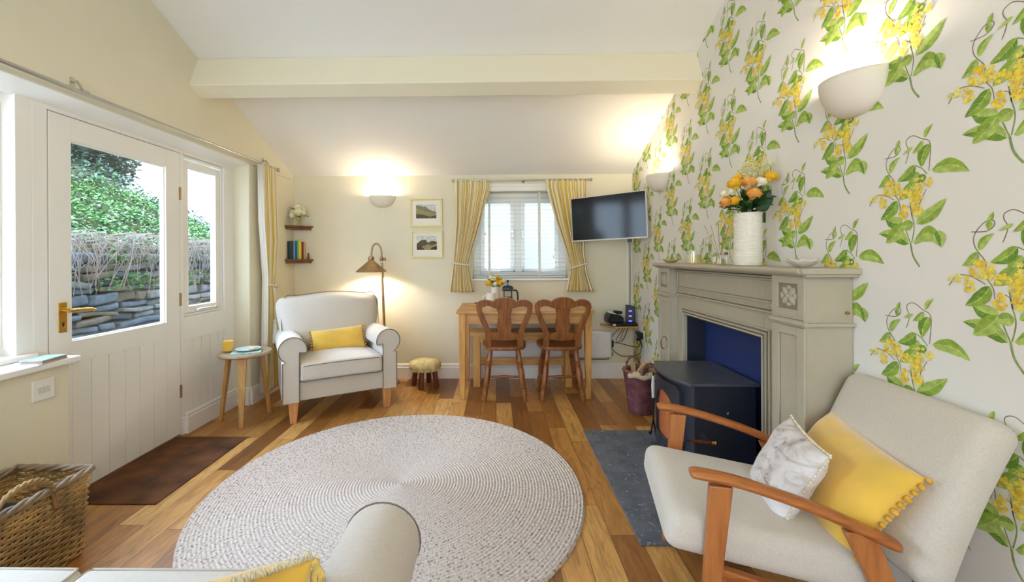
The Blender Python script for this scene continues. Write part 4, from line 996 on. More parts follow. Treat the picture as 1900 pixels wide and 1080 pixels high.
nk = spline([(-.036, -.03, 1.24), (-.040, -.032, 1.32), (-.062, -.034, 1.375), (-.098, -.036, 1.385), (-.128, -.038, 1.345), (-.138, -.04, 1.24)], 6)
MB().tube(nk, .009, 10).build('neck', M_['antique'], t, smooth=180)
sh = MB(); sh.lathe([(.018, 1.262), (.026, 1.26), (.030, 1.238), (.024, 1.225), (.034, 1.212), (.140, 1.122), (.146, 1.108), (.143, 1.108), (.136, 1.119), (.030, 1.205), (.0, 1.206)], (-.138, -.04, 0), 36)
sh.build('lamp_shade', M_['antique'], t, smooth=40)
MB().ell((-.138, -.04, 1.150), .026, 14, 10).build('bulb', mat('lit_bulb', (255, 240, 210), .4, emit=(255, 214, 150), estr=12), t, smooth=180)
lp = lamp('floor_lamp_light', 'SPOT', (-1.228, 4.09, 1.118), FLOOR_W, WARM, .03, spot_size=radians(150), spot_blend=.25)

# ================================================================== little stool
t = thing('footstool', 'small low stool with padded fabric top and dark wooden legs by the skirting', 'footstool', (-.69, 4.03, 0))
fl = mat('floral_stool_fabric', (214, 200, 146), .9, noise=.3, nscale=22)
def stp(v): v.z += .006 * sin(9 * atan2(v.y, v.x)) * (1 if v.z < 0 else 0); return v
MB().lathe([(0, .165), (.13, .165), (.15, .18), (.156, .205), (.148, .235), (.12, .25), (.06, .258), (0, .26)], n=40).build('seat_pad', fl, t, smooth=180)
m = MB()
for i in range(28): a = 2 * pi * i / 28; m.ell((.142 * cos(a), .142 * sin(a), .172), (.014, .014, .010), 6, 5)
m.build('gathered_hem', fl, t, smooth=180)
for a in (-100, -10, 80, 170):
    c, s = cos(radians(a)), sin(radians(a)); MB().tube([(c * .118, s * .118, 0), (c * .095, s * .095, .17)], [.026, .026], 8).build('leg', M_['darkwood'], t, smooth=40, bevel=.003)

# ================================================================== dining table, bench, chairs
t = thing('dining_table', 'small rectangular pine dining table under the back window', 'table', (.257, 3.95, 0))
X, Yh = .604, .33
MB().b(-X, X, -Yh, Yh, .752, .778).build('table_top', M_['pinex'], t, bevel=.006, seg=3)
m = MB(); m.b(-X + .07, X - .07, -Yh + .045, -Yh + .063, .66, .752); m.b(-X + .07, X - .07, Yh - .063, Yh - .045, .66, .752); m.b(-X + .045, -X + .063, -Yh + .07, Yh - .07, .66, .752); m.b(X - .063, X - .045, -Yh + .07, Yh - .07, .66, .752)
m.build('apron', M_['pinex'], t, weld=False)
for sx in (-1, 1):
    for sy in (-1, 1):
        m = MB(); cx, cy = sx * (X - .052), sy * (Yh - .05); vs = []
        for z, h_ in ((0, .021), (.752, .032)): vs += [(cx + a * h_, cy + b * h_, z) for a, b in ((-1, -1), (1, -1), (1, 1), (-1, 1))]
        m.add(vs, [(3, 2, 1, 0), (4, 5, 6, 7), (0, 1, 5, 4), (1, 2, 6, 5), (2, 3, 7, 6), (3, 0, 4, 7)]); m.build('leg', M_['pine'], t, bevel=.004)
t = thing('pine_bench', 'pine bench pushed under the dining table between table and wall', 'bench', (.255, 4.09, 0))
MB().b(-.50, .50, -.12, .13, .495, .53).build('seat', M_['pinex'], t, bevel=.005)
for sx in (-1, 1):
    for y in (-.085, .095):
        MB().b(sx * .44 - .033, sx * .44 + .033, y - .02, y + .02, 0, .495).build('leg', M_['pine'], t, bevel=.004)
MB().b(-.41, .41, -.02, .0, .19, .26).build('stretcher', M_['pinex'], t, bevel=.003)
MB().b(-.41, .41, -.10, -.08, .43, .494).build('apron', M_['pinex'], t, bevel=.003)

def dining_chair(label, loc, rz):
    t = thing('dining_chair', label, 'chair', loc, rz, 'pine dining chairs at the table')
    w_ = M_['chair']; SZ = .468
    # seat: rounded outline, back edge towards the camera (-y)
    out = [(.185 * cos(a) * (1.02 if sin(a) > 0 else 1), .19 * sin(a)) for a in [2 * pi * i / 40 for i in range(40)]]
    out = [((abs(x) / .185) ** .55 * .196 * (1 if x > 0 else -1) * (1 + .12 * (y / .19)), (abs(y) / .19) ** .6 * .195 * (1 if y > 0 else -1)) for x, y in out]
    MB().prism(out, (0, .0, SZ - .032), (1, 0, 0), (0, 1, 0), (0, 0, .032)).build('seat', w_, t, bevel=.008, seg=3, weld=False)
    R = Matrix.Translation((0, -.155, SZ)) @ Matrix.Rotation(radians(8), 4, 'X')
    def half(s):
        o_ = [(-.168, 0), (-.166, .10), (-.186, .17), (-.215, .25), (-.238, .32), (-.243, .355), (-.236, .385), (-.215, .407), (-.185, .418), (-.15, .419), (-.12, .412), (-.100, .404), (-.088, .415), (-.060, .431), (-.03, .438), (0, .440)]
        i_ = [(0, .338), (-.05, .338), (-.085, .345), (-.12, .358), (-.160, .362), (-.188, .354), (-.196, .335), (-.188, .30), (-.165, .24), (-.138, .18), (-.118, .12), (-.112, .06), (-.114, 0)]
        o_ = [(p.x, p.y) for p in spline([(a, b, 0) for a, b in o_], 3)]; i_ = [(p.x, p.y) for p in spline([(a, b, 0) for a, b in i_], 3)]
        return o_, i_
    o_, i_ = half(1)
    poly = o_ + [(-a, b) for a, b in o_[-2::-1]] + [(-a, b) for a, b in i_[:0:-1]] + i_
    m = MB(); m.prism(poly, (0, 0, 0), (1, 0, 0), (0, 0, 1), (0, .024, 0)); m.v = [tuple(R @ Vector((x, y - .012, z))) for x, y, z in m.v]
    m.build('back_frame', w_, t, bevel=.005, weld=False, seg=3)
    sp_ = [(-.052, .112), (-.058, .14), (-.066, .175), (-.064, .205), (-.056, .225), (-.058, .245), (-.051, .262), (-.053, .29), (-.062, .318), (-.066, .345)]
    poly = sp_ + [(-a, b) for a, b in sp_[::-1]]
    m = MB(); m.prism(poly, (0, 0, 0), (1, 0, 0), (0, 0, 1), (0, .014, 0)); m.v = [tuple(R @ Vector((x, y - .006, z))) for x, y, z in m.v]; m.build('splat', w_, t, bevel=.003, weld=False)
    rl = [(-.118, .062), (-.07, .060), (-.05, .052), (-.03, .058), (0, .050), (.03, .058), (.05, .052), (.07, .060), (.118, .062), (.122, .112), (.09, .112), (.07, .128), (.0, .130), (-.07, .128), (-.09, .112), (-.122, .112)]
    m = MB(); m.prism(rl, (0, 0, 0), (1, 0, 0), (0, 0, 1), (0, .018, 0)); m.v = [tuple(R @ Vector((x, y - .008, z))) for x, y, z in m.v]; m.build('back_rail', w_, t, bevel=.003, weld=False)
    pf = [(.015, 0), (.017, .02), (.013, .05), (.021, .10), (.023, .16), (.018, .215), (.024, .235), (.017, .25), (.024, .268), (.017, .283), (.021, .30), (.024, .40), (.026, .50), (.025, .60), (.020, .655), (.027, .68), (.018, .70), (.027, .72), (.018, .74), (.025, .765), (.017, .79), (.020, .90), (.016, 1)]
    for x, y in ((-1, -1), (1, -1), (-1, 1), (1, 1)):
        MB().turn((x * .178, y * .17 - .02, 0), (x * .120, y * .125, SZ - .03), pf, 16).build('leg', w_, t, smooth=50)
    sp2 = [(.009, 0), (.012, .3), (.018, .5), (.012, .7), (.009, 1)]
    for x in (-1, 1): MB().turn((x * .160, -.15, .16), (x * .160, .12, .16), sp2, 12).build('stretcher', w_, t, smooth=50)
    MB().turn((-.16, -.01, .16), (.16, -.01, .16), sp2, 12).build('stretcher', w_, t, smooth=50)
    return t
c0 = dining_chair('left of the two turned leg pine chairs at the table, nearer the armchair', (.075, 3.79, 0), 0)
dup(c0, (.578, 3.79, 0), 0, 'right of the two turned leg pine chairs at the table, nearer the log basket')

# ================================================================== heater, corner shelf and its things, cables, sockets
t = thing('panel_heater', 'slim white panel heater on the back wall behind the dining table', 'heater', (.56, D, 0))
m = MB(); m.soft((0, -.045, .356), (1.23, .06, .275), .022, nr=3); m.build('body', M_['plastic'], t, smooth=60)
m = MB(); m.b(-.5, .5, -.078, -.0755, .46, .463); m.b(.545, .575, -.078, -.0755, .36, .364); m.b(.46, .49, -.078, -.0755, .435, .44); m.build('vent_slot', M_['silver'], t)
for q in (-.4, .36): MB().b(q, q + .04, -.02, -.001, .27, .44).build('bracket', M_['silver'], t)
t = thing('corner_shelf_board', 'small pine shelf in the back right corner holding phone and router', 'shelf', (1.405, 4.297, .56))
o = MB().prism([(-.001, -.001), (-.335, -.001), (-.335, -.07), (-.235, -.20), (-.001, -.20)], (0, 0, -.018), (1, 0, 0), (0, 1, 0), (0, 0, .018)).build('board', M_['pinex'], t, bevel=.003)
t = thing('media_box', 'flat black box with silver end lying on the corner shelf', 'media box', (1.27, 4.165, .5605))
MB().b(-.12, .125, -.06, .06, 0, .03).build('case', M_['black'], t, bevel=.004)
MB().b(-.118, -.09, -.062, -.06, .006, .024).build('silver_end', M_['silver'], t)
t = thing('telephone', 'black corded telephone on the flat black box', 'telephone', (1.185, 4.20, .591))
m = MB(); m.prism([(-.085, 0), (.085, 0), (.085, .05), (.05, .075), (-.06, .095), (-.085, .06)], (0, -.065, 0), (1, 0, 0), (0, 0, 1), (0, .12, 0)); m.build('body', M_['black'], t, bevel=.012, seg=3)
m = MB(); m.soft((-.03, -.03, .095), (.09, .05, .02), .009, nr=3, M=Matrix.Rotation(.35, 4, 'Y')); m.build('silver_panel', M_['silver'], t, smooth=60)
m = MB(); m.soft((.035, -.02, .10), (.09, .045, .03), .013, nr=3, M=Matrix.Rotation(.1, 4, 'Y')); m.build('handset', M_['black'], t, smooth=60)
t = thing('router', 'upright black router glowing blue on the corner shelf beside the phone', 'router', (1.345, 4.175, .591), radians(-20))
m = MB(); m.prism([(-.045, 0), (.045, 0), (.042, .15), (.03, .165), (-.045, .175)], (0, -.02, 0), (1, 0, 0), (0, 0, 1), (0, .04, 0)); m.build('case', M_['black'], t, bevel=.006, seg=3)
be = mat('blue_indicator', (60, 60, 220), .4, emit=(70, 70, 255), estr=3.5)
m = MB()
for z in (.015, .065, .115): m.ell((.0, -.0205, z), (.016, .002, .006), 12, 6)
m.build('indicator_light', be, t, smooth=180)
def socket(label, c, n, up=(0, 0, 1), w_=.148, h_=.088, two=True):
    t = thing('wall_socket', label, 'socket', c)
    n = Vector(n); s = n.cross(Vector(up)); Mx = Matrix(((s.x, n.x, 0, 0), (s.y, n.y, 0, 0), (s.z, n.z, 1, 0), (0, 0, 0, 1)))
    m = MB(); m.b(-w_ / 2, w_ / 2, .0, .009, -h_ / 2, h_ / 2); m.xf(Mx).build('face_plate', M_['plastic'], t, bevel=.003)
    return t, Mx
t, Mx = socket('white double socket with two black plugs, low on the flowered wall', (XR - .0035, 4.0, .50), (-1, 0, 0))
t2 = thing('black_plug', 'tall black power adapter plugged in the double socket', 'plug', (XR - .014, 4.035, .49)); MB().b(-.035, 0, -.026, .026, -.055, .035).build('body', M_['black'], t2, bevel=.006); MB().b(-.037, -.035, -.008, .008, -.03, .0).build('white_label', M_['plastic'], t2)
t2 = thing('black_plug', 'squat black plug beside the tall adapter', 'plug', (XR - .014, 3.965, .495)); MB().b(-.05, 0, -.022, .022, -.03, .03).build('body', M_['black'], t2, bevel=.008)
m = MB(); m.b(-.012, .012, .009, .0095, -.01, .01)
t, Mx = socket('white double aerial plate on the wall under the left window sill', (XL, 1.89, .648), (1, 0, 0), w_=.095, h_=.095)
m = MB()
for x in (-.018, .0, .018): m.b(x - .006, x + .006, .009, .0115, -.014, .014)
m.xf(Mx).build('switch_rocker', M_['silver'], t)
m = MB(); m.b(-.026, .026, .009, .0095, -.02, .02); 
def cable(label, pts, r=.0035, nm='power_cable'):
    o = MB().tube(spline(pts, 7), r, 6).build(nm, M_['cable'], smooth=180); return tag(o, label, 'cable')
Yb = D - .022
cable('dark cable looping from the shelf to the black adapter brick', [(1.27, 4.20, .541), (1.255, Yb, .50), (1.19, Yb - .01, .44), (1.16, Yb - .01, .375)])
cable('short thin cable looping below the corner shelf', [(1.285, 4.20, .541), (1.27, Yb, .46), (1.235, Yb, .40), (1.24, Yb, .37), (1.27, Yb, .39), (1.295, Yb - .01, .47), (1.30, 4.19, .541)], .0028)
cable('cable hanging from the shelf beside the flowered wall', [(1.33, 4.20, .541), (1.335, Yb, .47), (1.31, Yb, .41), (1.28, Yb, .375)], .0035)
cable('cable running from the adapter brick across to the flowered wall', [(1.165, Yb - .012, .37), (1.25, Yb - .01, .365), (1.34, Yb - .03, .345), (XR - .012, 4.10, .36), (XR - .012, 4.03, .43)])
cable('long drooping cable from the adapter brick to the double socket', [(1.17, Yb - .012, .36), (1.20, Yb, .29), (1.28, Yb - .01, .235), (1.36, Yb - .06, .245), (XR - .015, 4.06, .30), (XR - .02, 3.98, .38), (XR - .03, 3.965, .46)])
cable('cable from the heater to the adapter brick', [(.62, D - .04, .21), (.95, D - .05, .205), (1.12, D - .05, .205), (1.165, D - .04, .225), (1.10, D - .03, .285) if 0 else (1.19, D - .035, .25), (1.195, D - .03, .28)], .004)
t = thing('adapter_brick', 'black power adapter lying against the wall below the corner shelf', 'power adapter', (1.17, D - .035, .36))
m = MB(); m.soft((0, 0, 0), (.06, .03, .075), .012, nr=3); m.build('body', M_['black'], t, smooth=60)
m = MB(); m.tube([(-.01, 0, -.035), (-.045, -.0, -.085), (-.075, 0, -.12)], [.016, .012, .005], 8); m.build('strain_relief', M_['black'], t, smooth=60)

# ================================================================== baskets
def weave_basket(m, cx, cy, z0, z1, prof, rows, npts, r, stakes=True, amp=.006, mi=0):
    """wavy willow rows around an outline; prof(z_fraction, angle) -> (x, y)"""
    for i in range(rows):
        fz = i / (rows - 1); pts = []
        for j in range(npts):
            a = 2 * pi * j / npts; x, y, nx, ny = prof(fz, j / npts)
            s = amp * (1 if (j + i) % 2 else -1); pts.append((cx + x + nx * s, cy + y + ny * s, z0 + (z1 - z0) * fz + .0015 * sin(j * 2.1 + i)))
        m.tube(pts, r, 5, True)
    return m
def log_basket():
    t = thing('log_basket', 'tall round brown wicker log basket with loop handles beside the stove', 'basket', (1.165, 3.36, 0))
    def pr(f, u):
        a = 2 * pi * u; r = .088 + .042 * f; return (r * cos(a), r * sin(a), cos(a), sin(a))
    m = MB(); weave_basket(m, 0, 0, .008, .32, pr, 36, 40, .0062, amp=.0045)
    m.lathe([(0, .004), (.084, .004), (.125, .33), (.121, .33), (.080, .012), (0, .012)], n=32)
    m.build('wicker_body', mat('purple_brown_wicker', (112, 62, 66), .55, noise=.45, nscale=20, bump=.3, bscale=150), t, smooth=180)
    m = MB()
    for k in range(3):
        m.tube([((.130 + .009 * cos(3 * 2 * pi * i / 60 * 4 + k * 2.1)) * cos(2 * pi * i / 60), (.130 + .009 * cos(3 * 2 * pi * i / 60 * 4 + k * 2.1)) * sin(2 * pi * i / 60), .332 + .009 * sin(3 * 2 * pi * i / 60 * 4 + k * 2.1)) for i in range(60)], .008, 6, True)
    m.build('braided_rim', M_['wickerd'], t, smooth=180)
    for a0 in (100, -80):
        c, s = cos(radians(a0)), sin(radians(a0)); m = MB()
        for k in range(2):
            pts = [(c * .128 - s * .06 * cos(q) + .005 * cos(q * 6 + k * pi), s * .128 + c * .06 * cos(q) , .33 + .085 * sin(q) + .005 * sin(q * 6 + k * pi)) for q in [pi * i / 24 for i in range(25)]]
            m.tube(pts, .0065, 6)
        m.build('handle', M_['wickerd'], t, smooth=180)
    return t
log_basket()
t = thing('basket_liner', 'crumpled beige cloth lining hanging over the rim of the log basket', 'cloth', (1.165, 3.36, 0))
m = MB()
def ln_(u, v):
    a = radians(-150 + 190 * u); r = .118 + .002 * sin(9 * a) + (.022 if v > .4 else 0) + .004 * sin(17 * a) * v; z = [.27, .338, .345, .325, .30][int(round(v * 4))] + .006 * sin(8 * a)
    r = [.108, .116, .135, .148, .149][int(round(v * 4))]; return Vector((r * cos(a), r * sin(a), z))
m.grid(ln_, 40, 4); m.build('cloth', mat('hessian_liner', (196, 176, 142), .9, bump=.4, bscale=200), t, smooth=180, weld=False, solid=.004)
for i, (x, y, z, rx, ry, rr, lab) in enumerate(((-.055, .02, .30, .05, -.12, .022, 'upright squared log at the left in the log basket'), (.0, -.03, .315, .30, .55, .017, 'slim log slanting across the middle of the log basket'), (.045, -.01, .325, .5, .75, .018, 'pale log leaning to the right in the log basket'), (.03, .05, .30, -.2, .6, .022, 'log at the back of the log basket'))):
    t = thing('firewood_log', lab, 'log', (1.165 + x, 3.36 + y, z + .05), 0, 'logs in the wicker basket')
    m = MB(); L = .16; Mq = Matrix.Rotation(rx, 4, 'X') @ Matrix.Rotation(ry, 4, 'Y')
    n = 5 if i else 4; m.tube([Mq @ Vector((0, 0, -L / 2)), Mq @ Vector((0, 0, L / 2 - .04))], rr, n); m.build('split_wood', M_['log'], t, bevel=.003)
def square_basket():
    t = thing('wicker_basket', 'square willow basket with rope twist handles in the near left corner', 'basket', (-1.905, 1.50, 0))
    hx, hy = .165, .265
    def pr(f, u):
        sx, sy = hx * (.90 + .10 * f), hy * (.92 + .08 * f); P = 2 * (2 * sx + 2 * sy); d = u * P
        if d < 2 * sy: return (sx, -sy + d, 1, 0)
        d -= 2 * sy
        if d < 2 * sx: return (sx - d, sy, 0, 1)
        d -= 2 * sx
        if d < 2 * sy: return (-sx, sy - d, -1, 0)
        d -= 2 * sy; return (-sx + d, -sy, 0, -1)
    m = MB(); weave_basket(m, 0, 0, .012, .335, pr, 27, 44, .0058, amp=.0062)
    for i in range(1): m.soft((0, 0, .17), (2 * hx * .90, 2 * hy * .92, .325), .004, nr=1, nm=2, mi=1) if 0 else None
    for k in range(44):
        a = pr(0, k / 44); b = pr(1, k / 44); m.tube([(a[0], a[1], .01), (b[0], b[1], .345)], .004, 5)
    m.b(-hx * .88, hx * .88, -hy * .9, hy * .9, .004, .014)
    m.build('willow_body', M_['wicker'], t, smooth=180)
    m = MB()
    for k in range(3):
        pts = []
        for i in range(120):
            x, y, nx, ny = pr(1, i / 120); q = i * .55 + k * 2.1; pts.append((x + nx * .009 * cos(q), y + ny * .009 * cos(q), .350 + .008 * sin(q)))
        m.tube(pts, .0075, 6, True)
    m.build('braided_rim', mat('grey_willow', (150, 130, 108), .6, noise=.4, nscale=14), t, smooth=180)
    for sx in (1, -1):
        m = MB()
        for k in range(3):
            pts = []
            for i in range(41):
                q = pi * i / 40; e = q * 9 + k * 2.1
                pts.append((sx * (hx + .004) + .006 * cos(e), -.10 * cos(q) * 1.0 + .006 * sin(e) * .5, .335 + .085 * sin(q) + .006 * sin(e)))
            pts = [(pts[0][0], pts[0][1] - .01, .27)] + pts + [(pts[-1][0], pts[-1][1] + .01, .27)]
            m.tube(pts, .0068, 6)
        m.build('handle', M_['wicker'], t, smooth=180)
    return t
square_basket()
t = thing('black_bag', 'dark folded bag inside the square willow basket', 'bag', (-1.90, 1.46, .017))
m = MB(); m.soft((0, 0, .14), (.24, .36, .26), .04, .01); m.build('bag_body', mat('dark_cloth', (26, 32, 40), .8), t, smooth=180)
# ================================================================== curtains and poles
def curtain(t, ax, stations, folds, amp, sgn=1, nz=60, nu=None):
    """stations: (z, a0, a1, offset, amplitude factor); ax(a, off, z) -> point"""
    nu = nu or folds * 10; st = sorted(stations, key=lambda s: -s[0])
    def at(z):
        for p, q in zip(st, st[1:]):
            if p[0] >= z >= q[0]:
                f = (p[0] - z) / (p[0] - q[0]); return [p[k] + (q[k] - p[k]) * f for k in range(1, 5)]
        return list(st[-1][1:])
    z1, z0 = st[0][0], st[-1][0]
    m = MB()
    def fn(u, v):
        z = z1 + (z0 - z1) * v; a0, a1, off, k = at(z)
        w_ = sin(2 * pi * folds * u + .5 * sin(6 * u + 3 * v)) + .35 * sin(2 * pi * folds * 2.3 * u + 1.3 + v)
        return Vector(ax(a0 + (a1 - a0) * (u + .012 * sin(2 * pi * folds * u + 1)), off + amp * k * w_, z))
    m.grid(fn, nu, nz, 0, uv=lambda u, v: (u, v))
    o = m.build('drape', [M_['stripe']], t, smooth=180, weld=False, solid=.004)
    return o
def pole(t, pts, r, ends=()):
    m = MB(); m.tube(pts, r, 12); m.build('rail', M_['chrome'], t, smooth=60)
    for e in ends: MB().ell(e, r * 1.9, 14, 10).build('finial', M_['chrome'], t, smooth=180)
# back window pole
Yp = D - .075; zp = 2.030
t = thing('curtain_pole', 'steel curtain pole across the top of the back window', 'curtain pole', (.27, Yp, zp))
pole(t, [(-.69, 0, 0), (.69, 0, 0)], .009, ((-.70, 0, 0), (.70, 0, 0)))
for x in (-.62, .02, .62):
    m = MB(); m.tube([(x, .074, .0), (x, .0, -.003)], .006, 8); m.lathe([(.018, 0), (.018, .006)], (x, .068, 0), 12, 0, Matrix.Rotation(-pi / 2, 4, 'X')); m.tube([(x, 0, -.003), (x, -.004, -.035)], .005, 6) if abs(x) < .1 else None; m.build('bracket', M_['antique'], t)
bx = lambda a, off, z: (a, Yp - off, z)
t = thing('curtain', 'striped curtain tied back on the left of the back window', 'curtain', (0, 0, 0))
curtain(t, bx, [(2.035, -.405, -.065, 0, .55), (1.96, -.405, -.06, 0, .8), (1.60, -.40, -.15, 0, 1.1), (1.30, -.42, -.24, 0, .8), (1.185, -.43, -.275, 0, .55), (1.10, -.44, -.26, 0, .8), (.895, -.47, -.215, 0, 1.2)], 7, .023)
def tieback(t, x0, x1, z0, z1, Y=Yp):
    m = MB(); c = (x0 + x1) / 2; w_ = (x1 - x0) / 2
    for k in range(2):
        m.tube([(c + w_ * cos(a) + .003 * cos(9 * a + k * pi), Y - .035 * sin(a) * 1.15, z0 + (z1 - z0) * (cos(a) + 1) / 2 + .004 * sin(9 * a + k * pi)) for a in [2 * pi * i / 40 for i in range(40)]], .006, 6, True)
    m.build('tieback_rope', M_['rope'], t, smooth=180)
tieback(t, -.455, -.255, 1.195, 1.165)
t = thing('curtain', 'striped curtain tied back on the right of the back window, beside the television', 'curtain', (0, 0, 0))
curtain(t, bx, [(2.035, .515, .925, 0, .55), (1.96, .51, .925, 0, .8), (1.60, .61, .92, 0, 1.1), (1.30, .715, .905, 0, .8), (1.15, .755, .925, 0, .55), (1.08, .75, .935, 0, .8), (.895, .705, 1.0, 0, 1.2)], 8, .023)
tieback(t, .735, .935, 1.125, 1.185)
# left pole and the one curtain drawn to its far end
Xp = XL + .065
t = thing('curtain_pole', 'long steel curtain pole above the glazed door on the left wall', 'curtain pole', (Xp, 2.2, 2.075))
pole(t, [(0, -1.7, -.012), (0, 1.655, 0)], .0105, ((0, 1.665, 0),))
for y in (-.17, 1.52, -1.4):
    m = MB(); m.tube([(-.063, y, .05), (-.035, y, .055), (0, y, 0)], .006, 8); m.lathe([(.012, -.02), (.012, .02)], (0, y, 0), 12, 0, Matrix.Rotation(pi / 2, 4, 'X')); m.b(-.064, -.058, y - .009, y + .009, .02, .075); m.build('bracket', M_['chrome'], t)
t = thing('curtain', 'long striped curtain tied with rope at the far end of the left wall', 'curtain', (0, 0, 0))
curtain(t, lambda a, off, z: (Xp + off, a, z), [(2.085, 3.60, 3.83, 0, .6), (1.9, 3.60, 3.84, 0, .8), (1.4, 3.63, 3.86, 0, .9), (1.0, 3.67, 3.80, -.005, .5), (.9, 3.67, 3.81, 0, .6), (.5, 3.65, 3.85, 0, 1.0), (.07, 3.61, 3.88, 0, 1.2)], 7, .017)
# lining turned to the window side
m = MB(); m.grid(lambda u, v: Vector((Xp - .03 + .055 * u, [3.59, 3.60, 3.655, 3.64, 3.60][min(4, int(v * 4.001))] - .012 + .006 * sin(9 * u), 2.075 - 2.0 * v)), 12, 4)
m.build('lining', M_['lining'], t, smooth=180, weld=False, solid=.004)
m = MB()
for k in range(2): m.tube([(Xp + .045 * cos(a) * 1.05 + .003 * cos(9 * a + k * pi), 3.735 + .085 * sin(a), 1.0 - .02 * sin(a) + .004 * sin(9 * a + k * pi)) for a in [2 * pi * i / 40 for i in range(40)]], .0075, 6, True)
m.tube(spline([(Xp + .05, 3.69, .985), (Xp + .056, 3.70, .88), (Xp + .054, 3.705, .78), (Xp + .054, 3.70, .70)]), .006, 6); m.tube(spline([(Xp + .05, 3.70, .985), (Xp + .056, 3.72, .90), (Xp + .054, 3.71, .80)]), .006, 6)
m.build('tieback_rope', M_['rope'], t, smooth=180)
MB().lathe([(0, .705), (.012, .70), (.017, .685), (.012, .67), (.018, .655), (.028, .54), (.027, .49), (0, .487)], (Xp + .055, 3.70, 0), 16).build('tassel', M_['rope'], t, smooth=60)

# ================================================================== venetian blind
t = thing('venetian_blind', 'white slatted venetian blind in the back window', 'blind', (.255, D, 0))
Yb_ = .045
MB().b(-.483, .483, -.018, .055, 1.925 + .004, 2.0).build('headrail', M_['white'], t, bevel=.004)
m = MB(); m.b(-.485, .485, -.022, -.018, 1.93, 1.955); m.b(-.485, .485, -.024, -.018, 1.975, 2.0); m.build('valance_moulding', M_['white'], t, bevel=.002)
sl = mat('blind_slat', (236, 236, 232), .45); n = 20
for i in range(n):
    z = 1.065 + i * .0425
    m = MB(); Mq = Matrix.Translation((0, Yb_ + .02, z)) @ Matrix.Rotation(radians(4), 4, 'X'); m.b(-.478, .478, -.024, .024, -.0013, .0013); m.xf(Mq); m.build('slat', sl, t)
MB().b(-.478, .478, Yb_ - .005, Yb_ + .045, 1.032, 1.046).build('bottom_rail', M_['white'], t, bevel=.002)
for x in (-.345, .105 - .0 + .14, ):
    pass
for x in (-.318, .205 + .0, ):
    m = MB(); m.b(x - .012, x + .012, Yb_ - .007, Yb_ - .0055, 1.04, 1.93); m.b(x - .012, x + .012, Yb_ + .0455, Yb_ + .047, 1.04, 1.93); m.build('ladder_tape', M_['lining'], t)
for x, zb in ((-.372, 1.43), (.345, 1.27)):
    m = MB(); m.tube([(x, Yb_ - .03, 1.93), (x, Yb_ - .03, zb)], .0015, 4); m.tube([(x + .01, Yb_ - .03, 1.93), (x + .012, Yb_ - .03, zb + .08)], .0015, 4)
    m.turn((x, Yb_ - .03, zb), (x, Yb_ - .03, zb - .035), [(.003, 0), (.008, .7), (.006, 1)], 8); m.turn((x + .012, Yb_ - .03, zb + .08), (x + .012, Yb_ - .03, zb + .045), [(.003, 0), (.008, .7), (.006, 1)], 8)
    m.build('pull_cord', M_['white'], t, smooth=50)

# ================================================================== framed pictures
gold = mat('pale_gold_frame', (220, 204, 140), .4, .3); cardm = mat('mount_card', (236, 230, 214), .9)
pic = [mat('print_' + a, c, .8, noise=.3, nscale=60) for a, c in (('sky', (206, 208, 200)), ('far_hill', (128, 124, 104)), ('near_hill', (92, 84, 62)), ('meadow', (158, 146, 98)), ('scrub', (70, 66, 46)))]
def picture(label, x0, x1, z0, z1, hills):
    t = thing('framed_picture', label, 'picture', ((x0 + x1) / 2, D, (z0 + z1) / 2), 0, 'small landscape prints on the back wall')
    w_, h_ = (x1 - x0) / 2, (z1 - z0) / 2; f = .016
    m = MB()
    m.b(-w_, w_, -.022, -.001, h_ - f, h_); m.b(-w_, w_, -.022, -.001, -h_, -h_ + f); m.b(-w_, -w_ + f, -.022, -.001, -h_ + f, h_ - f); m.b(w_ - f, w_, -.022, -.001, -h_ + f, h_ - f)
    m.build('frame', gold, t, weld=False, bevel=.003)
    MB().b(-w_ + f, w_ - f, -.008, -.002, -h_ + f, h_ - f).build('mount', cardm, t)
    a, b = .105, .072; dz = .012
    m = MB(); m.add([(-a, -.0085, -b + dz), (a, -.0085, -b + dz), (a, -.0085, b + dz), (-a, -.0085, b + dz)], [(0, 1, 2, 3)], 0)
    for k, (pts, mi) in enumerate(hills):
        P = [(x * a, -.0088 - .0002 * k, z * b + dz) for x, z in pts]; m.add(P, [tuple(range(len(P)))], mi)
    m.build('landscape_print', pic, t, weld=False)
    return t
picture('upper of the two gold framed landscape prints left of the back window', -.880, -.548, 1.565, 1.858, [([(-1, -1), (1, -1), (1, -.1), (.6, .05), (.2, .4), (-.1, .75), (-.4, .7), (-.7, .9), (-1, .85)], 1), ([(-1, -1), (1, -1), (1, -.3), (.5, -.2), (.1, -.05), (-.5, .25), (-1, .5)], 3), ([(-1, -1), (1, -1), (1, -.5), (.4, -.75), (-.3, -.45), (-1, -.4)], 2)])
picture('lower of the two gold framed landscape prints left of the back window', -.873, -.545, 1.245, 1.528, [([(-1, -1), (1, -1), (1, .1), (.7, .3), (.4, .25), (.1, .0), (-.1, .45), (-.3, .5), (-.6, .35), (-.9, .0), (-1, -.1)], 2), ([(-.6, -1), (1, -1), (1, -.1), (.5, -.35), (.1, -.2), (-.4, -.5)], 3), ([(-1, -1), (-.1, -1), (-.4, -.7), (-1, -.5)], 4), ([(.2, -1), (1, -1), (1, -.4), (.6, -.6)], 4)])

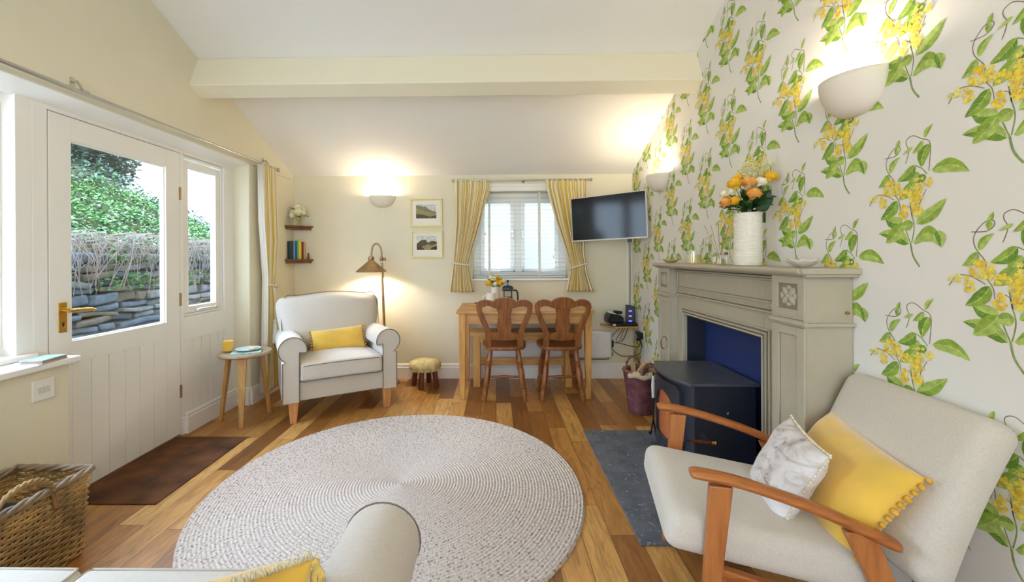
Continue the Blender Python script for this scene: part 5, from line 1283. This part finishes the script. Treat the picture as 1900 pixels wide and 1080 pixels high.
# ================================================================== plaster uplighters
def uplighter(label, c, n, w_=.145, h_=.115, dep=.115, energy=SCONCE_W, flex=False):
    t = thing('wall_uplighter', label, 'wall light', c)
    n = Vector(n); s = Vector((0, 0, 1)).cross(n); Mx = Matrix(((s.x, n.x, 0, 0), (s.y, n.y, 0, 0), (s.z, n.z, 1, 0), (0, 0, 0, 1)))
    m = MB()
    def fn(u, v, k=1.0):
        a = pi * u; b = pi / 2 * v; r = cos(b) ** .75 if v < 1 else 0
        return Mx @ Vector((w_ * k * cos(a) * r, dep * k * sin(a) * r - .003, -h_ * k * sin(b)))
    m.grid(lambda u, v: fn(u, v), 28, 12)
    o = m.build('plaster_bowl', M_['plaster'], t, smooth=180, weld=True, solid=.006)
    MB().ell(Mx @ Vector((0, .05, -.06)), (.018, .018, .03), 12, 8).build('bulb', mat('lit_capsule', (255, 240, 210), .4, emit=(255, 220, 160), estr=14), t, smooth=180)
    lamp('uplighter_light', 'POINT', Vector(c) + Mx @ Vector((0, dep * .55, -.012)), energy, WARM, .03)
    return t
uplighter('small plaster uplighter on the back wall above the armchair', (-1.17, D, 1.885), (0, -1, 0), .133, .115, .105, SCONCE_W * .75)
uplighter('large plaster uplighter high on the flowered wall above the mantel', (XR, 1.632, 1.935), (-1, 0, 0), .128, .145, .115, SCONCE_W * .9)
uplighter('far plaster uplighter on the flowered wall above the television', (XR, 3.52, 1.93), (-1, 0, 0), .140, .137, .13, SCONCE_W)
MB_ = MB(); MB_.b(-1.172, -1.166, D - .004, D - .0005, 1.67, 1.77); struct(MB_.build('trim_6', M_['white']))
# unseen pendants added as fill light over the sofa end of the room
for x, y in ((-.9, -.7), (.5, -.7)):
    t = thing('added_fill_pendant', 'unseen pale fabric pendant lamp added for fill light over the sofa end', 'pendant lamp', (x, y, 2.15), 0, 'added fill pendants')
    MB().lathe([(.10, .25), (.20, 0)], n=32).build('lamp_shade', M_['lining'], t, smooth=60, solid=.003)
    MB().tube([(0, 0, .12), (0, 0, zc(y) - 2.15)], .004, 6).build('flex', M_['white'], t)
    MB().ell((0, 0, .10), .03, 12, 8).build('bulb', mat('fill_pendant_bulb', (255, 240, 210), .4, emit=(255, 225, 175), estr=10), t, smooth=180)
    lamp('pendant_fill_light', 'POINT', (x, y, 2.18), FILL_PENDANT_W, (1.0, .91, .78), .05)

# ================================================================== television
def tv():
    tl, tr_, bl = Vector((.745, 4.14, 1.823)), Vector((1.341, 3.72, 1.842)), Vector((.775, 4.14, 1.395))
    u = (tr_ - tl).normalized(); v = (tl - bl).normalized(); n = u.cross(v).normalized(); v = n.cross(u)
    ctr = (tl + tr_) / 2 - v * .2145; hw, hh = .3645, .2145
    t = thing('television', 'flat screen television with thin white frame, angled on a wall arm beside the back window', 'television')
    Mx = frame(ctr, u, n, v)          # local y = out of the screen
    t.matrix_world = Matrix.Identity(4)
    def bld(m, nm, mt, **k): m.v = [tuple(Mx @ Vector(q)) for q in m.v]; return m.build(nm, mt, t, **k)
    m = MB(); m.b(-hw, hw, -.035, 0, -hh, hh); bld(m, 'casing', M_['silver'], bevel=.004)
    m = MB(); m.b(-hw + .009, hw - .009, .0002, .0012, -hh + .014, hh - .007); bld(m, 'screen', M_['screen'])
    m = MB(); m.b(-.17, .17, -.06, -.035, -.14, .12); bld(m, 'rear_housing', M_['black'], bevel=.01)
    m = MB(); m.b(.17, .21, -.05, -.03, -hh - .03, -hh + .01); bld(m, 'infrared_sensor', M_['black'], bevel=.003)
    p = Mx @ Vector((0, -.06, -.02)); w_ = Vector((XR - .03, 4.12, p.z)); k = Vector((1.26, 4.16, p.z))
    m = MB(); m.tube([p, k], .014, 8); m.tube([k, w_], .014, 8); m.lathe([(.02, -.03), (.02, .03)], k, 12); m.b(XR - .03, XR - .004, 4.07, 4.17, p.z - .09, p.z + .09); m.build('wall_arm', M_['black'], t, smooth=40)
tv()
m = MB(); m.b(1.345, 1.362, D - .012, D - .0005, .56, 1.42); struct(m.build('trim_7', M_['white'], bevel=.002))
cable('thin black cable down the corner below the television', [(1.38, D - .008, 1.40), (1.382, D - .008, 1.1), (1.38, D - .008, .80), (1.383, D - .01, .575)], .003)

# ================================================================== flowers
def rose(m, c, r, d, mi=0, seed=0):
    rnd = random.Random(seed); d = Vector(d).normalized(); q = d.to_track_quat('Z', 'Y').to_matrix().to_4x4()
    m.ell(Vector(c), (r * .62, r * .62, r * .72), 10, 8, mi, q)
    for L, (n, rr, op, h) in enumerate(((3, .45, -.25, 1.0), (4, .70, -.12, .97), (5, .88, -.02, .86), (5, 1.0, .18, .66))):
        for k in range(n):
            a0 = 2 * pi * k / n + L * .6 + rnd.uniform(-.2, .2); sp_ = 2 * pi / n * .75
            def fn(u, v):
                a = a0 + (u - .5) * sp_ * 1.5; rad = r * rr * (.25 + .75 * sin(min(1, v * 1.15) * pi / 2)) + r * op * max(0, v - .65) * 1.4
                z = -r * .7 + r * (1.35 * h) * v - r * .35 * (abs(2 * u - 1) ** 2.5) * v
                return (q @ Vector((rad * cos(a), rad * sin(a), z))) + Vector(c)
            m.grid(fn, 5, 5, mi)
    m.ell(Vector(c) - d * r * .55, (r * .5, r * .5, r * .4), 8, 6, mi)
def leafm(m, p, d, s, w_=.5, mi=0, up=(0, 0, 1), droop=.2):
    p, d = Vector(p), Vector(d).normalized(); u = Vector(up); x = d.cross(u); x = x.normalized() if x.length > .01 else Vector((1, 0, 0)); n = x.cross(d)
    N = 6
    def fn(a, b):
        wd = s * w_ * .5 * sin(pi * b ** .85) ; return p + d * s * b + x * wd * (2 * a - 1) + n * (abs(2 * a - 1) * s * .08 - droop * s * b * b)
    m.grid(fn, 4, N, mi)
def bouquet(t, base, spec, spread_leaves, seed, parts=True, scale=1):
    rnd = random.Random(seed)
    for i, (off, r, key) in enumerate(spec):
        c = Vector(base) + Vector(off); m = MB(); d = Vector(off) + Vector((0, 0, .03)); 
        rose(m, c, r * 1.22, d, 0, seed + i); f = m.build('rose' if r > .014 else 'blossom', M_[key], t, smooth=180, weld=False)
    m = MB()
    for off, r, key in spec:
        c = Vector(base) + Vector(off); m.tube([Vector(base) + Vector((off[0] * .2, off[1] * .2, -.06 * scale)), (Vector(base) + c) / 2 + Vector((0, 0, -.0)), c - Vector((0, 0, r * .5))], .0025 * scale, 5)
    m.build('stems', M_['stem'], t, smooth=180)
    m = MB()
    for _ in range(spread_leaves):
        a = rnd.uniform(0, 6.28); el = rnd.uniform(-.1, 1.0); d = Vector((cos(a) * cos(el), sin(a) * cos(el), sin(el)))
        p = Vector(base) + d * rnd.uniform(.01, .06) * scale + Vector((0, 0, rnd.uniform(0, .05) * scale)); leafm(m, p, d, rnd.uniform(.05, .085) * scale, rnd.uniform(.45, .65), rnd.choice((0, 0, 1)))
    m.build('leaves', [M_['dgreen'], M_['green']], t, smooth=180, weld=False)
ZM = 1.1995
# ribbed enamel jug on the mantel
t = thing('ribbed_vase', 'tall white ribbed enamel flower vase on the mantel shelf', 'vase', (1.275, 2.12, ZM))
pf = [(0, .001), (.060, .001), (.063, .006)]
for i in range(34): z = .010 + i * .0072; pf += [(.0618, z), (.0625, z + .002), (.0648, z + .0036), (.0625, z + .0055)]
pf += [(.063, .258), (.0665, .262), (.0645, .265), (.060, .262), (.058, .012), (0, .01)]
MB().lathe(pf, n=48).build('body', M_['ceramic'], t, smooth=60)
m = MB(); m.b(.056, .069, -.035, -.022, .215, .266); m.build('hinge_clip', M_['dgreen'], t, bevel=.002)
m = MB(); hp = [(.0, -.012), (.010, .0), (.013, .008), (.008, .014), (.0, .009), (-.008, .014), (-.013, .008), (-.010, 0)]
m.prism(hp, (-.0665, .0, .205), (0, 1, 0), (0, 0, 1), (.004, 0, 0)); m.build('heart_emblem', M_['ceramic'], t, bevel=.001)
t = thing('rose_bouquet', 'orange and yellow roses with dark leaves in the tall ribbed vase on the mantel', 'flowers', (1.275, 2.12, ZM + .262))
spec = [((-.118, -.01, .060), .024, 'roseo'), ((-.076, -.02, .064), .023, 'rosey'), ((-.005, -.06, .095), .030, 'roseo'), ((.030, -.045, .085), .019, 'roseo'), ((.003, .0, .162), .031, 'roseo'), ((-.066, .0, .155), .029, 'rosey'), ((.055, -.02, .160), .026, 'rosew'), ((.085, -.05, .182), .026, 'rosey'), ((-.072, .02, .115), .018, 'rosew'), ((-.108, .02, .108), .017, 'rosew'), ((-.03, .03, .19), .020, 'rosey'), ((.05, .03, .20), .018, 'rosew')]
bouquet(t, (0, 0, 0), spec, 30, 21)
m = MB(); rn = random.Random(4)
for k, (dx, dy, dz) in enumerate(((.10, -.06, .07), (.085, -.08, .10), (.06, -.09, .05), (.09, -.02, .04), (.03, -.08, .06), (.05, -.05, .12), (-.05, -.05, .03), (.0, -.07, .04), (.11, -.04, .10))):
    leafm(m, (dx * .35, dy * .35, dz * .5), (dx, dy, dz + .01), .085, .75, 0, (.2, -1, .3), droop=.15)
m.build('broad_leaves', M_['dgreen'], t, smooth=180, weld=False)
m = MB()
for _ in range(60):
    a = rn.uniform(0, 6.28); q = Vector((rn.uniform(-.03, .11), rn.uniform(-.06, .05), rn.uniform(.19, .26))); m.tube([(0, 0, 0), q * .6, q], .0008, 3)
    for _ in range(7): m.ell(q + Vector((rn.gauss(0, .012), rn.gauss(0, .012), rn.gauss(0, .010))), .0035, 5, 4)
m.build('gypsophila', mat('pale_spray', (232, 226, 170), .8), t, smooth=180, weld=False)
# other mantel things
def shell_dish(name, label, c, r, h, mt, n=11, rz=0):
    t = thing(name, label, 'dish', c, rz)
    def fn(u, v):
        a = 2 * pi * u; rr = r * (.25 + .75 * v) * (1 + .07 * v * cos(n * a)); z = h * v ** 1.6 + .002 + .003 * v * cos(n * a); return Vector((rr * cos(a) * 1.15, rr * sin(a) * .9 if 0 else rr * sin(a), z))
    m = MB(); m.grid(fn, n * 8, 8); m.lathe([(0, 0), (r * .28, 0), (r * .26, .004), (0, .004)], n=24); m.build('bowl', mt, t, smooth=180, solid=.003)
    return t
shell_dish('shell_bowl', 'scalloped pale shell bowl at the near end of the mantel shelf', (1.275, 1.745, ZM + .001), .056, .030, mat('pearl_shell', (222, 208, 196), .35, noise=.08, nscale=20), 9)
shell_dish('leaf_dish', 'small tan shell dish at the far end of the mantel shelf', (1.265, 3.02, ZM + .001), .052, .024, mat('tan_shell', (206, 178, 134), .5, noise=.12, nscale=20), 7)
t = thing('candle_glass', 'pale cream candle in a clear glass tumbler on the mantel', 'candle', (1.285, 2.72, ZM + .0005))
MB().lathe([(.0, .006), (.038, .006), (.038, .062), (0, .062)], n=24).build('wax', mat('cream_wax', (244, 228, 160), .5), t, smooth=40)
MB().lathe([(.0, 0), (.040, 0), (.041, .085), (.0395, .085), (.0388, .006), (0, .005)], n=24).build('glass', M_['clear'], t, smooth=40)
t = thing('reed_diffuser', 'glass reed diffuser bottle with thin sticks beside the ribbed vase', 'diffuser', (1.285, 2.40, ZM + .0005))
MB().lathe([(0, 0), (.030, 0), (.032, .01), (.031, .055), (.014, .068), (.013, .085), (.0115, .085), (.012, .066), (.029, .053), (.03, .004), (0, .003)], n=24).build('bottle', M_['clear'], t, smooth=40)
MB().lathe([(0, .004), (.029, .004), (.029, .03), (0, .03)], n=20).build('oil', mat('amber_oil', (214, 190, 120), .2), t)
MB().b(-.0335, -.0315, -.016, .016, .015, .045).build('label', M_['ceramic'], t)
m = MB()
for x, y in ((-.05, .075), (-.02, .06), (.0, -.05), (.02, -.06), (-.03, -.04)): m.tube([(-x * .1, -y * .1, .01), (x, y, .23)], .0018, 5)
m.build('reeds', mat('reed', (190, 156, 110), .7), t)
t = thing('bird_ornament', 'little glass bottle with pale label between diffuser and ribbed vase', 'bottle', (1.265, 2.30, ZM + .0005))
MB().lathe([(0, 0), (.018, 0), (.02, .01), (.018, .045), (.008, .055), (.008, .066), (0, .066)], n=20).build('bottle_body', M_['clear'], t, smooth=40)
MB().lathe([(.0095, .055), (.0095, .07), (0, .07)], n=14).build('stopper', M_['taupe'], t)

# ================================================================== corner shelves
for i, (z, lab) in enumerate(((1.578, 'upper small brown corner shelf on the left, holding white flowers'), (1.235, 'lower small brown corner shelf on the left, holding a row of books'))):
    t = thing('corner_shelf', lab, 'shelf', (XL, D, z), 0, 'wooden corner shelves')
    L = .205
    MB().prism([(.001, -.001), (L, -.001), (L, -.035), (.035, -L + .01), (.001, -L + .01)], (0, 0, -.016), (1, 0, 0), (0, 1, 0), (0, 0, .016)).build('board', M_['shelf'], t, bevel=.002)
    MB().prism([(.001, -.001), (L - .018, -.001), (L - .018, -.025), (.025, -L + .028), (.001, -L + .028)], (0, 0, -.040), (1, 0, 0), (0, 1, 0), (0, 0, .0235)).build('moulding', M_['shelf'], t, bevel=.003)
books = [((24, 48, 44), .028, .185, 'thick dark green book at the left end of the corner shelf'), ((38, 66, 58), .016, .187, 'slim grey green book second on the corner shelf'), ((120, 150, 196), .014, .182, 'pale blue book among the corner shelf books'), ((22, 70, 140), .020, .184, 'deep blue book in the middle of the corner shelf row'), ((96, 186, 96), .017, .192, 'bright green book next to the yellow one'), ((222, 204, 40), .020, .188, 'yellow book between the green and the red brown books'), ((200, 120, 50), .006, .186, 'thin orange book beside the yellow one'), ((96, 34, 26), .018, .180, 'dark red brown book towards the right of the corner shelf row'), ((206, 160, 110), .012, .176, 'tan book at the right end of the corner shelf row')]
dirv = Vector((.165, .175, 0)).normalized(); ang = atan2(dirv.y, dirv.x); p0 = Vector((XL + .026, D - .158, 1.2355)); s = 0
for col, th, h_, lab in books:
    c = p0 + dirv * (s + th / 2); s += th + .001
    t = thing('book', lab, 'book', c, ang, 'books on the lower corner shelf')
    cm = mat('book_cover', col, .5); dp_ = .06
    MB().b(-th / 2, th / 2, 0, dp_, 0, h_).build('cover', cm, t, bevel=.0015)
    MB().b(-th / 2 + .002, th / 2 - .002, .004, dp_ + .001, h_ - .001, h_ + .0005).build('pages', cardm, t)
t = thing('figurine', 'tiny dark figurine at the right end of the lower corner shelf', 'figurine', (XL + .172, D - .048, 1.2355))
MB().lathe([(0, 0), (.014, 0), (.015, .01), (.008, .022), (.011, .035), (.006, .046), (.009, .054), (.005, .064), (0, .066)], n=16).build('body', M_['darkwood'], t, smooth=60)
t = thing('glass_vase', 'small footed glass vase on the upper corner shelf', 'vase', (XL + .095, D - .10, 1.5785))
MB().lathe([(0, 0), (.028, 0), (.026, .006), (.006, .018), (.008, .03), (.016, .05), (.018, .085), (.0165, .085), (.014, .05), (.005, .032), (0, .03)], n=24).build('vase_body', mat('gold_glass', (190, 172, 96), .2, .2), t, smooth=60)
t = thing('white_bouquet', 'white hydrangea style flowers in the small footed vase on the corner shelf', 'flowers', (XL + .095, D - .10, 1.664))
bouquet(t, (0, 0, 0), [((.015, -.03, .055), .040, 'rosew'), ((-.040, -.01, .055), .030, 'rosew'), ((.035, .01, .085), .030, 'rosew'), ((-.01, .0, .10), .030, 'rosew'), ((-.045, -.035, .02), .026, 'rosew'), ((.062, -.02, .045), .022, 'rosew')], 16, 5, scale=.75)
m = MB(); rn = random.Random(9)
for _ in range(24):
    a = rn.uniform(0, 6.28); q = Vector((.06 * cos(a), .06 * sin(a), rn.uniform(.0, .09))); m.tube([(0, 0, 0), q], .0008, 3)
    for _ in range(4): m.ell(q + Vector((rn.gauss(0, .006), rn.gauss(0, .006), rn.gauss(0, .006))), .0035, 5, 4)
m.build('small_buds', mat('pale_green_buds', (206, 208, 140), .8), t, smooth=180, weld=False)

# ================================================================== on the dining table
ZT = .7785
t = thing('white_jug', 'small white milk jug in front of the flowers on the dining table', 'jug', (-.045, 3.93, ZT))
MB().lathe([(0, 0), (.048, 0), (.052, .01), (.046, .07), (.040, .115), (.043, .13), (.040, .13), (.037, .113), (.042, .07), (.046, .012), (0, .01)], n=28).build('body', M_['ceramic'], t, smooth=60)
m = MB(); m.tube(spline([(-.042, 0, .105), (-.07, 0, .095), (-.072, 0, .05), (-.05, 0, .03)]), .005, 8); m.build('handle', M_['ceramic'], t, smooth=180)
t = thing('cream_pitcher', 'cream flower pitcher on the dining table behind the white jug', 'pitcher', (-.005, 4.06, ZT))
MB().lathe([(0, 0), (.045, 0), (.05, .01), (.052, .06), (.040, .13), (.042, .175), (.046, .185), (.042, .185), (.038, .17), (.036, .13), (.047, .06), (0, .01)], n=28).build('body', M_['ceramic'], t, smooth=60)
m = MB(); m.tube(spline([(.038, -.01, .165), (.075, -.015, .16), (.078, -.015, .09), (.052, -.01, .05)]), .006, 8); m.build('handle', mat('cream_glaze', (236, 218, 150), .35), t, smooth=180)
t = thing('table_bouquet', 'yellow and white flowers in the cream pitcher on the dining table', 'flowers', (-.005, 4.06, ZT + .185))
bouquet(t, (0, 0, 0), [((-.060, -.02, .035), .030, 'rosey'), ((.045, -.03, .040), .032, 'rosey'), ((-.015, -.03, .075), .026, 'rosew'), ((.0, -.045, .025), .022, 'rosew'), ((.075, .0, .05), .026, 'rosew'), ((.02, .01, .09), .024, 'rosey'), ((-.045, .0, .085), .020, 'rosew')], 22, 31, scale=.8)
t = thing('cafetiere', 'glass coffee press with black frame and dark plunger lid on the dining table', 'coffee press', (.118, 4.04, ZT))
MB().lathe([(0, .012), (.048, .012), (.050, .02), (.050, .165), (.048, .165), (.047, .02), (0, .018)], n=28).build('glass_beaker', M_['clear'], t, smooth=60)
MB().lathe([(0, .018), (.046, .018), (.046, .085), (0, .085)], n=24).build('coffee', mat('dark_coffee', (26, 16, 12), .2), t)
m = MB()
for a in (45, 135, 225, 315): c, s_ = cos(radians(a)), sin(radians(a)); m.tube([(.052 * c, .052 * s_, .0), (.052 * c, .052 * s_, .15)], .004, 6)
m.tube([(.052 * cos(q), .052 * sin(q), .148) for q in [2 * pi * i / 32 for i in range(32)]], .005, 6, True); m.tube([(.052 * cos(q), .052 * sin(q), .012) for q in [2 * pi * i / 32 for i in range(32)]], .004, 6, True)
m.build('black_frame', M_['black'], t, smooth=60)
m = MB(); m.tube(spline([(.053, -.01, .148), (.085, -.02, .142), (.096, -.022, .09), (.092, -.022, .02), (.075, -.018, .01)]), .008, 8); m.build('handle', M_['black'], t, smooth=180)
MB().lathe([(.054, .160), (.054, .172), (.044, .188), (.014, .196), (.004, .20), (.004, .222), (.011, .228), (.013, .238), (.008, .247), (0, .248)], n=24).build('plunger_lid', mat('navy_lid', (40, 52, 76), .3), t, smooth=50)
o = MB().b(-.05, .05, -.03, .03, 0, .022).build('black_case', M_['black'], bevel=.005); o.location = (.235, 4.12, ZT + .0005); tag(o, 'small flat black case on the table beside the coffee press', 'case')
t = thing('wooden_tray', 'small wooden board at the left end of the dining table', 'board', (-.16, 4.07, ZT + .0005))
MB().prism([(-.10, -.06), (.08, -.07), (.09, .07), (-.09, .08)], (0, 0, 0), (1, 0, 0), (0, 1, 0), (0, 0, .015)).build('board', M_['pinex'], t, bevel=.003)
m = MB(); m.soft((0.02, 0, .021), (.13, .09, .012), .004, nr=2, nm=4); m.build('folded_napkin', M_['taupe'], t)
# book on the sill
t = thing('sill_book', 'flat teal covered book lying on the left window sill', 'book', (-2.098, 1.90, .7755), radians(8))
MB().b(-.046, .046, -.065, .065, 0, .004).build('back_cover', teal, t)
MB().b(-.043, .045, -.062, .062, .004, .014).build('pages', mat('reddish_page_edge', (176, 130, 120), .8), t)
MB().b(-.046, .046, -.065, .065, .014, .018).build('front_cover', teal, t)
